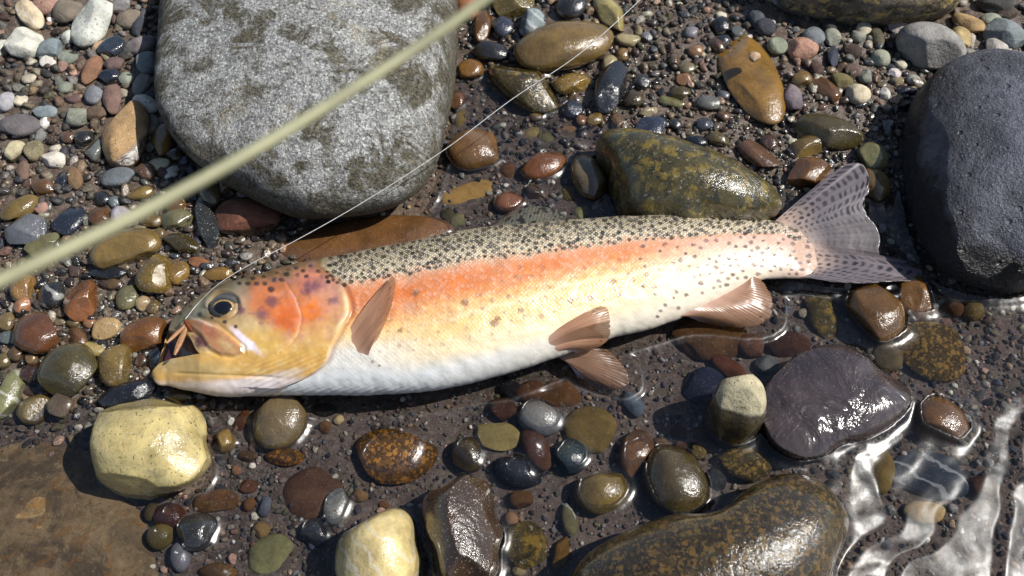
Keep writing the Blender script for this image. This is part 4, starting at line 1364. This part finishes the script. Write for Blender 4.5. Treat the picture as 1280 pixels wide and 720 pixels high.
def plain(name, col, rough=.5, spec=.5, metal=0.0, bump=0.0, scale=600, trans=0.0):
    N = NT(name)
    p = N.n('TexCoord').outputs['Object']
    nz = N.noise(p, scale, 3, .6)
    c = N.mix(N.rng(nz, .3, .7), N.mix(1.0, col, (.8, .8, .8), 'MULTIPLY'), N.mix(1.0, col, (1.12, 1.12, 1.12), 'MULTIPLY'))
    N.bsdf(Base_Color=c, Roughness=rough, Specular_IOR_Level=spec, Metallic=metal, Normal=N.bump(nz, bump, .0004), Transmission_Weight=trans)
    return N.m
M['steel'] = plain('hook_wire', (.35, .32, .3), .3, .5, .9)
M['feather'] = plain('tan_feather', rgb(160, 116, 80), .6, .4, 0, .4)
M['thread'] = plain('rusty_thread', rgb(120, 62, 34), .7, .3, 0, .5)
M['mono'] = plain('clear_leader', (.55, .55, .53), .25, .6)
M['rod'] = plain('pale_olive_rod_finish', rgb(152, 150, 118), .5, .45, 0, .1, 90)

E0 = body_pt(233, 404) + np.array([0, 0, .0012])
fly = bpy.data.objects.new('fishing_fly', None); C.objects.link(fly); fly.location = E0; fly.empty_display_size = .005
tag(fly, 'small tan feathered fishing fly hooked in the trout\'s upper lip', 'fishing fly')
def lp(x_, y_, z_): return p2w(x_, y_, z_) - E0
z0 = float(E0[2])
hk = poly_res([lp(231, 399, z0 + .001), lp(240, 413, z0 + .002), lp(248, 424, z0 + .001), lp(255, 428, z0 - .002), lp(255, 421, z0 - .004), lp(249, 417, z0 - .005)], 40)
link('hook', fast_mesh('hook', *tube(hk, .00045, 8)), M['steel'], fly)
tb_ = poly_res([lp(230.5, 400, z0 + .001), lp(236, 408, z0 + .0018), lp(244, 418, z0 + .0018)], 30)
link('thread_body', fast_mesh('thread_body', *tube(tb_, .0011 * np.sin(np.linspace(.25, 2.9, 30)) ** .5 * (1 + .12 * np.sin(np.linspace(0, 60, 30))), 10)), M['thread'], fly)
def feather(a, b, w, z1, z2):
    n = 24; t = np.linspace(0, 1, n)
    Pc = np.array([lp(a[0] + (b[0] - a[0]) * q, a[1] + (b[1] - a[1]) * q, z1 + (z2 - z1) * q) for q in t])
    wd = w * np.sin(np.clip(t * .86 + .08, 0, 1) * math.pi) ** .8 + .0002
    dr = Pc[-1] - Pc[0]; dr /= np.linalg.norm(dr)
    sd = np.cross(dr, [0, 0, 1.0]); sd /= np.linalg.norm(sd)
    m = 9; u = np.linspace(-1, 1, m)
    Vt = Pc[:, None] + sd * (wd[:, None] * u)[..., None] + np.array([0, 0, 1.0]) * (.0007 - .0007 * u ** 2)[None, :, None]
    Vt = Vt + np.array([0, 0, 1.0]) * (.00012 * np.sin(u * 14))[None, :, None]
    Vb = Vt - np.array([0, 0, .0002])
    F = grid_faces(n, m); k = n * m; idx = np.arange(k).reshape(n, m)
    rim = np.concatenate([idx[0], idx[1:, -1], idx[-1, ::-1][1:], idx[::-1, 0][1:]])
    Fr = np.stack([rim[:-1], rim[1:], rim[1:] + k, rim[:-1] + k], -1)
    return fast_mesh('wing', np.concatenate([Vt.reshape(-1, 3), Vb.reshape(-1, 3)]), np.concatenate([F, F[:, ::-1] + k, Fr]))
link('wing', feather((234, 407), (218, 444), .0014, z0 + .001, z0 + .003), M['feather'], fly)
link('wing', feather((232, 406), (208, 429), .0009, z0 + .001, z0 + .002), M['feather'], fly)

Lp = [p2w(231.5, 399, z0 + .0018), p2w(246, 381, body_pt(246, 381)[2] + .0012), p2w(272, 356, .034), p2w(310, 332, .040), p2w(350, 311, .044), p2w(400, 284, .048), p2w(440, 261, .052), p2w(500, 224, .058), p2w(560, 184, .065), p2w(640, 124, .074), p2w(722, 69, .084), p2w(785, 14, .092), p2w(860, -60, .105)]
ld = link('fishing_line', fast_mesh('fishing_line', *tube(poly_res(Lp, 160), .00022, 8)), M['mono'])
tag(ld, 'thin clear fishing line running from the trout\'s mouth up to the top edge', 'fishing line')

def at_depth(x_, y_, dist):
    d = ray(np.array(float(x_)), np.array(float(y_))); return CAM + d / np.linalg.norm(d) * dist
rp_ = [at_depth(-260, 468, .185), at_depth(-120, 409, .182), at_depth(0, 351, .18), at_depth(150, 279, .181), at_depth(300, 198, .184), at_depth(450, 106, .19), at_depth(600, 4, .198), at_depth(680, -58, .2), at_depth(790, -155, .2)]
rr_ = np.linspace(.00132, .00112, 120)
rod = bpy.data.objects.new('fishing_rod', None); C.objects.link(rod); rod.location = rp_[0]
tag(rod, 'slim pale olive fishing rod crossing blurred above the upper left', 'fishing rod')
bl = link('blank', fast_mesh('blank', *tube(poly_res(rp_, 120) - rp_[0], rr_, 20)), M['rod'], rod)
for e in (0, -1):                     # closed ends
    cpt = rp_[e]
    V_, F_c = ico(3)
    link('end_cap', fast_mesh('end_cap', V_ * rr_[e] + (cpt - rp_[0]), F_c), M['rod'], rod)

# ------------------------------------------------------------------ loose gravel between the stones
def gravel():
    r = np.random.default_rng(5)
    zones = [  # px centre, radii, density, smallest and largest pebble (photo pixels)
        (90, 110, 210, 190, 1.0, 2.2, 8.0), (110, 330, 230, 150, 1.0, 2.2, 8.0), (60, 470, 130, 70, .85, 2, 7), (850, 60, 260, 100, 1.0, 1.8, 6.5), (1080, 90, 170, 130, 1.0, 2.0, 7.5),
        (1010, 170, 150, 70, .9, 2.0, 6), (640, 170, 110, 110, .55, 1.8, 5.5), (1060, 300, 90, 110, .6, 2, 7), (1220, 470, 140, 110, .75, 1.8, 6), (300, 590, 110, 110, .55, 1.8, 6),
        (640, 560, 360, 110, .45, 1.6, 4.2), (840, 500, 120, 70, .5, 1.5, 4.5), (700, 670, 130, 70, .5, 1.8, 5), (1150, 640, 160, 110, .4, 2, 7), (420, 640, 90, 80, .55, 2, 6), (240, 480, 90, 50, .5, 2, 6), (520, 250, 110, 60, .3, 1.6, 4)]
    def dens(px_, py_):
        d = .10; lo, hi = 2.0, 5.0; bestw = 0
        for cx, cy, rx, ry, dd, a, b in zones:
            w = math.exp(-((px_ - cx) / rx) ** 2 - ((py_ - cy) / ry) ** 2)
            d = max(d, dd * min(1, w * 2.2))
            if w > bestw: bestw, lo, hi = w, a, b
        return d, lo, hi
    st = np.array([[q['x'], q['y'], q['r']] for q in stone_recs])
    pal = [('3a3b40', 10), ('26272c', 8), ('55504a', 10), ('6e6152', 9), ('7d6a50', 8), ('8f7450', 5), ('7e5c46', 4), ('5e463e', 6), ('7b7a78', 8), ('9a9892', 4), ('5a5638', 6), ('b9b2a0', 3), ('cfc8b8', 2), ('b08468', 3), ('474d5c', 6), ('4a3a34', 7), ('8c8168', 5)]
    pc = np.array([hexlin(h) for h, _ in pal]); pw = np.array([w for _, w in pal], float); pw /= pw.sum()
    cell = {}
    out = []
    N = 150000
    cand_x = r.uniform(-.62, .62, N); cand_y = r.uniform(-.30, .50, N); us = r.random(N); ud = r.random(N)
    PX, PY_ = w2p(np.stack([cand_x, cand_y, np.zeros(N)], -1))
    order = []
    for i in range(N):
        inside = -30 < PX[i] < 1310 and -30 < PY_[i] < 750
        d, lo, hi = dens(PX[i], PY_[i])
        if not inside:
            d = .22 if PY_[i] < 330 else .12
        if ud[i] > d: continue
        rad = lo + (hi - lo) * us[i] ** 2.6
        if not inside:
            rad = 4 + 7 * us[i] ** 2
        order.append((rad, i))
    order.sort(reverse=True)
    G = .005
    for rad, i in order:
        x_, y_ = cand_x[i], cand_y[i]
        s = float(mpp(np.array(PX[i]), np.array(PY_[i]))[0])
        R = rad * s
        if ((st[:, 0] - PX[i]) ** 2 + (st[:, 1] - PY_[i]) ** 2 < (st[:, 2] * .72) ** 2).any(): continue
        kx, ky = int(math.floor(x_ / G)), int(math.floor(y_ / G))
        bad = False
        for a in (-1, 0, 1):
            for b in (-1, 0, 1):
                for (qx, qy, qr) in cell.get((kx + a, ky + b), ()):
                    if (qx - x_) ** 2 + (qy - y_) ** 2 < ((qr + R) * .74) ** 2: bad = True; break
                if bad: break
            if bad: break
        if bad: continue
        cell.setdefault((kx, ky), []).append((x_, y_, R))
        out.append((x_, y_, R, rad))
        if len(out) > 14500: break
    out = np.array(out)
    gz = ground_z(out[:, 0], out[:, 1])
    Vs, Fs, Cs, off = [], [], [], 0
    shapes = {n: [shape_unit(n, 900 + k, .17, (k % 4) * 4 + 5)[0] for k in range(14)] for n in (2, 3)}
    for (x_, y_, R, rad), g in zip(out, gz):
        n = 3 if 5.6 < rad < 8.1 and -30 < w2p(np.array([[x_, y_, 0.0]]))[0][0] < 1310 else 2
        P = shapes[n][r.integers(14)]
        ax = R * np.array([r.uniform(1.0, 1.45), r.uniform(.75, 1.0), r.uniform(.5, .85)])
        t = r.uniform(0, 6.28); ti = r.normal() * .35
        Q = P * ax
        Q = np.stack([Q[:, 0] * math.cos(ti) - Q[:, 2] * math.sin(ti), Q[:, 1], Q[:, 0] * math.sin(ti) + Q[:, 2] * math.cos(ti)], -1)
        Q = np.stack([Q[:, 0] * math.cos(t) - Q[:, 1] * math.sin(t), Q[:, 0] * math.sin(t) + Q[:, 1] * math.cos(t), Q[:, 2]], -1)
        Vs.append(Q + np.array([x_, y_, g + ax[2] * r.uniform(.25, .6)]))
        Fc = ico(n)[1]; Fs.append(Fc + off); off += len(P)
        c = pc[r.choice(len(pc), p=pw)] * r.uniform(.7, 1.25) * (1 + r.normal(size=3) * .05)
        dry = float(sstep(.004, .009, g + .0015 * r.normal()))
        c = c + (c.mean() - c) * .38
        c = c * .74 * ((1.45 if g < -.003 else .85) + .15 * dry) * np.array([1.06, 1.0, .9])
        Cs.append(np.broadcast_to(np.append(np.clip(c, .01, .8), dry), (len(P), 4)))
    # fine grit in the gaps
    K = 26000
    tx, ty = r.uniform(-.42, .42, K), r.uniform(-.2, .28, K)
    qx, qy = w2p(np.stack([tx, ty, np.zeros(K)], -1))
    tg = ground_z(tx, ty)
    tiny = [shape_unit(1, 950 + k, .2, 4)[0] for k in range(8)]; tf = ico(1)[1]
    nt_ = 0
    for i in range(K):
        if not (-30 < qx[i] < 1310 and -30 < qy[i] < 750) or nt_ >= 13000: continue
        d, lo, hi = dens(qx[i], qy[i])
        if ud[i] > d + .25: continue
        if ((st[:, 0] - qx[i]) ** 2 + (st[:, 1] - qy[i]) ** 2 < (st[:, 2] * .8) ** 2).any(): continue
        R1 = r.uniform(.00055, .0012)
        Q = tiny[i % 8] * R1 * np.array([r.uniform(.9, 1.4), r.uniform(.8, 1.2), r.uniform(.6, .9)])
        t = r.uniform(0, 6.28)
        Q = np.stack([Q[:, 0] * math.cos(t) - Q[:, 1] * math.sin(t), Q[:, 0] * math.sin(t) + Q[:, 1] * math.cos(t), Q[:, 2]], -1)
        Vs.append(Q + np.array([tx[i], ty[i], tg[i] + R1 * .3])); Fs.append(tf + off); off += len(Q); nt_ += 1
        c = pc[r.choice(len(pc), p=pw)]; c = c + (c.mean() - c) * .4
        c = np.clip(c * r.uniform(.5, 1.15) * (1.1 if tg[i] < -.003 else .8), .01, .7)
        Cs.append(np.broadcast_to(np.append(c, .3), (len(Q), 4)))
    me = fast_mesh('gravel', np.concatenate(Vs), np.concatenate(Fs))
    add_col(me, 'paint', np.concatenate(Cs))
    N_ = NT('mixed_gravel')
    at = N_.attr('paint')
    p = N_.n('NewGeometry').outputs['Position']
    nz = N_.noise(p, 700, 3, .65)
    nz2 = N_.noise(p, 1800, 2, .6)
    col = N_.mix(N_.rng(nz, .35, .68), N_.mix(1.0, at.outputs['Color'], (.6, .6, .6), 'MULTIPLY'), N_.mix(1.0, at.outputs['Color'], (1.2, 1.18, 1.15), 'MULTIPLY'))
    col = N_.mix(N_.math('MULTIPLY', N_.rng(nz2, .64, .7), .35), col, (.5, .48, .44))
    dr = at.outputs['Alpha']
    N_.bsdf(Base_Color=col, Roughness=N_.mixf(dr, .14, .6), Normal=N_.bump(nz, .5, .0008), Specular_IOR_Level=N_.math('MULTIPLY', N_.mixf(dr, .65, .35), N_.rng(N_.n('SeparateXYZ', {0: p}).outputs[2], -.0012, .0006)))
    o = link('gravel', me, N_.m)
    tag(o, 'mixed small gravel filling the gaps between the river stones', 'gravel', kind='stuff')
    return len(out), off
gravel()

# ------------------------------------------------------------------ the water
def water():
    st = .0009
    wx = axis(-.43, .43, st, 12, 40); wy = axis(-.205, .285, st, 12, 40)
    GX, GY = np.meshgrid(wx, wy)
    gz = ground_z(GX, GY)
    ny, nx = GX.shape
    # height of everything that stands in the water, from the vertices themselves
    topz = gz.copy(); fishm = np.zeros((ny, nx), bool)
    skip = {'river_bed', 'fishing_line', 'fishing_rod', 'blank', 'end_cap', 'hook', 'wing', 'thread_body'}
    for ob in list(S.objects):
        if ob.type != 'MESH' or ob.name.split('.')[0] in skip: continue
        co = np.empty(len(ob.data.vertices) * 3, np.float32); ob.data.vertices.foreach_get('co', co)
        co = co.reshape(-1, 3) + np.array(ob.location) + (np.array(ob.parent.location) if ob.parent and ob.parent.parent is None else 0)
        i = np.searchsorted(wx, co[:, 0]); j = np.searchsorted(wy, co[:, 1])
        ok = (i > 0) & (i < nx) & (j > 0) & (j < ny)
        i, j, zz = i[ok], j[ok], co[ok, 2]
        m = np.full((ny, nx), -1.0) if len(co) > 3000 else None
        if ob.parent is not None:
            fishm[j, i] = True
            if ob.name.split('.')[0] in ('tail_fin', 'dorsal_fin'):
                np.maximum.at(topz, (j, i), zz)
            continue
        np.maximum.at(topz, (j, i), zz)
    hard = topz > .0002
    def dil(m):
        o = m.copy(); o[1:] |= m[:-1]; o[:-1] |= m[1:]; o[:, 1:] |= m[:, :-1]; o[:, :-1] |= m[:, 1:]
        return o
    hard = ~dil(dil(~dil(dil(hard)))); fishm = ~dil(dil(~dil(dil(fishm))))
    def dist_to(mask, R):
        d = np.full(mask.shape, 99.0)
        for a in range(-R, R + 1):
            for b in range(-R, R + 1):
                q = math.hypot(a, b)
                if q > R: continue
                sh = np.zeros_like(mask)
                ys, ye = max(0, a), mask.shape[0] + min(0, a); xs, xe = max(0, b), mask.shape[1] + min(0, b)
                sh[ys:ye, xs:xe] = mask[ys - a:ye - a, xs - b:xe - b]
                d = np.where(sh & (q < d), q, d)
        return d
    d = dist_to(hard, 12)
    px, py = w2p(np.stack([GX, GY, np.zeros_like(GX)], -1).reshape(-1, 3)); px = px.reshape(GX.shape); py = py.reshape(GX.shape)
    for _ in range(5):
        d[1:-1, 1:-1] = .4 * d[1:-1, 1:-1] + .15 * (d[:-2, 1:-1] + d[2:, 1:-1] + d[1:-1, :-2] + d[1:-1, 2:])
    d = np.minimum(d, 14)
    men = .0036 * np.exp(-d / 3.6) * (.95 + .15 * vnoise(GX * 130, GY * 130, 4))
    df = dist_to(fishm & (py > 330), 16)
    outside = (~fishm) & (GY < -.0)
    rid = np.zeros_like(GX)
    wv = 7.0 + 3.0 * fbm(GX * 25, GY * 25, 14, 2)
    rid += .0019 * np.exp(-((df - wv - 1.5) / 2.4) ** 2) * outside
    # ripples: faint everywhere, lively where the current runs at the lower right
    flow = np.exp(-((px - 1175) / 160) ** 2 - ((py - 675) / 95) ** 2) + .7 * np.exp(-((px - 1255) / 70) ** 2 - ((py - 560) / 70) ** 2) + .35 * np.exp(-((px - 1255) / 60) ** 2 - ((py - 360) / 35) ** 2)
    flow += .3 * np.exp(-((px - 1050) / 60) ** 2 - ((py - 585) / 25) ** 2)
    flow = np.clip(np.where((px > 1300) | (py > 730), .8 * sstep(900, 1100, px), flow), 0, 1)
    slab = np.exp(-((px - 70) / 130) ** 2 - ((py - 680) / 80) ** 2)
    wxp = GX + .008 * fbm(GX * 40, GY * 40, 61, 2); wyp = GY + .008 * fbm(GX * 40, GY * 40, 71, 2)
    ca, sa = math.cos(-.45), math.sin(-.45)
    al = (wxp * ca - wyp * sa); ac = (wxp * sa + wyp * ca)
    big = fbm(al * 17, ac * 36, 81, 2); ridge = fbm(al * 45, ac * 80, 91, 2)
    rip = .00016 * fbm(GX * 60, GY * 60, 41, 2) + .0006 * fbm(GX * 30, GY * 45, 44, 2)
    sw = (wxp * .78 - wyp * .62) / .026 + .9 * fbm(al * 22, ac * 30, 131, 2)
    fr_ = sw - np.floor(sw)
    saw = np.where(fr_ < .72, 1 - fr_ / .72, (fr_ - .72) / .28) - .5
    for _ in range(6):
        saw[1:-1, 1:-1] = .4 * saw[1:-1, 1:-1] + .15 * (saw[:-2, 1:-1] + saw[2:, 1:-1] + saw[1:-1, :-2] + saw[1:-1, 2:])
    rip += flow * .0060 * saw * (.75 + .5 * fbm(al * 12, ac * 18, 141, 2))
    rip += flow * .0007 * fbm(al * 90, ac * 130, 151, 2)
    rip += .45 * flow * (.0085 * big + .0012 * ridge) + slab * (.0040 * fbm(al * 50, ac * 70, 51, 2))
    h = men + rid + rip * np.clip(d / 3, .3, 1)
    din = np.minimum(dist_to(~hard, 5), 6)
    h = np.where(hard, -.001 + (h + .001) * np.exp(-np.maximum(din - 1, 0) / 1.3), h)
    # settle the grid
    for _ in range(1):
        h[1:-1, 1:-1] = .5 * h[1:-1, 1:-1] + .125 * (h[:-2, 1:-1] + h[2:, 1:-1] + h[1:-1, :-2] + h[1:-1, 2:])
    F = grid_faces(ny, nx)
    low = (gz < h + .0005) & ~(hard & (d < .5) & False)
    keep_v = low.copy()
    deep_in = dist_to(~hard, 4) > 3.5          # well inside a stone: no water there
    keep_v &= ~deep_in
    kf = keep_v.ravel()[F].any(1)
    F = F[kf]
    used = np.unique(F)
    remap = np.full(ny * nx, -1); remap[used] = np.arange(len(used))
    V = np.stack([GX, GY, h], -1).reshape(-1, 3)[used]
    me = fast_mesh('water', V, remap[F])
    a = np.zeros((len(used), 3)); a[:, 0] = np.clip(flow + rid / .0017, 0, 1).ravel()[used]; a[:, 1] = np.exp(-np.maximum(d.ravel()[used] - 1, 0) / 3)
    add_col(me, 'flow', a)
    N = NT('clear_river_water')
    fl = N.n('SeparateColor', {0: N.attr('flow').outputs['Color']})
    p = N.n('NewGeometry').outputs['Position']
    n1 = N.noise(p, 90, 3, .55)
    nb = N.bump(n1, .12, .002)
    fr = N.n('Fresnel', {'IOR': 1.45, 'Normal': nb})
    gl = N.n('BsdfGlossy', {'Color': (1, 1, 1), 'Roughness': N.mixf(fl.outputs[0], N.mixf(fl.outputs[1], .12, .3), .45), 'Normal': nb})
    tr = N.n('BsdfTransparent', {'Color': (.76, .77, .81)})
    mx = N.n('MixShader', {0: N.math('MINIMUM', fr.outputs[0], .09)})
    N.put(mx.inputs[1], tr.outputs[0]); N.put(mx.inputs[2], gl.outputs[0])
    N.t.links.new(mx.outputs[0], N.out.inputs[0])
    o = link('water', me, N.m)
    tag(o, 'clear shallow river water', None, kind='structure')
    return len(V)
water()

# ------------------------------------------------------------------ names for every stone
LM = [('the big grey boulder', 385, 90, 185), ('the blue grey boulder', 1205, 210, 95), ('the speckled bottom boulder', 890, 690, 120), ('the dark purple slab', 1045, 500, 85), ('the mossy rock', 862, 222, 75),
      ('the big yellow cobble', 188, 561, 65), ('the cracked pale cobble', 473, 690, 50), ('the brown wedge stone', 575, 665, 50), ('the yellow capped stone', 919, 512, 38), ('the flat brown slab', 80, 650, 110),
      ("the trout's snout", 210, 430, 25), ("the trout's tail fin", 1060, 285, 60), ("the trout's throat", 320, 488, 20), ("the trout's belly", 570, 478, 25), ('the anal fin', 910, 385, 35), ('the pelvic fins', 740, 440, 40),
      ('the tan oval cobble', 159, 168, 32), ('the red brown dry-topped cobble', 307, 273, 32), ('the wet brown cobble', 704, 57, 40), ('the black angular stone', 764, 108, 25), ('the golden speckled cobble', 491, 569, 43),
      ('the flat olive stone', 938, 95, 40), ('the dark olive oval stone', 1035, 165, 28), ('the large dark olive cobble', 88, 464, 33), ("the trout's back", 640, 282, 20), ('the speckled grey cobble', 1162, 58, 30),
      ('the egg-shaped pale cobble', 117, 26, 24), ('the green olive cobble', 845, 602, 40), ('the wet round brown cobble', 593, 188, 28), ('the amber triangle stone', 103, 376, 22), ('the long olive cobble', 157, 311, 30),
      ('the dark blue lens stone', 1162, 595, 36)]
def rel(x_, y_, l):
    dx, dy = x_ - l[1], y_ - l[2]
    if abs(dx) > abs(dy) * 1.2: return ('right of ' if dx > 0 else 'left of ') + l[0]
    return ('below ' if dy > 0 else 'above ') + l[0]
def sizew(q):
    return 'tiny' if q < 7.5 else 'small' if q < 11 else 'medium' if q < 17 else 'large'
used = set(); todo = []
for q in stone_recs:
    o = q['o']
    if q['label']:
        used.add(q['label'].lower()); lab = q['label']
        tag(o, lab)
    else:
        ls = sorted((max(math.hypot(q['x'] - l[1], q['y'] - l[2]) - l[3], 0) + .25 * math.hypot(q['x'] - l[1], q['y'] - l[2]), l) for l in LM)
        ls = [l for d_, l in ls if math.hypot(q['x'] - l[1], q['y'] - l[2]) > 12][:7]
        wet = 'submerged ' if 's' in q['flags'] else ''
        kind_ = 'cobble' if o.name.startswith('cobble') else 'pebble'
        stem_ = f"{sizew(q['r'])} {wet}{q['col']} {kind_}"
        q['c1'] = [f"{stem_} {rel(q['x'], q['y'], l)}" for l in ls[:1]]
        q['c2'] = [f"{stem_} {rel(q['x'], q['y'], ls[a])} and {rel(q['x'], q['y'], ls[b])}" for a in range(3) for b in range(a + 1, len(ls))]
        todo.append(q)
    cat = {'boulder': 'boulder', 'slab': 'stone slab'}.get(o.name.split('.')[0], 'stone')
    tag(o, None, cat, 'pebbles of the river margin' if o.name.startswith('pebble') else 'cobbles of the river margin' if o.name.startswith('cobble') else None)
from collections import Counter
cnt = Counter(q['c1'][0] for q in todo)
bad = 0
for q in todo:
    c = q['c1'][0]
    if cnt[c] > 1 or c in used:
        opts = [k for k in q['c2'] if k not in used and len(k.split()) <= 16]
        if opts: c = opts[0]
        else: bad += 1
    used.add(c)
    tag(q['o'], c)
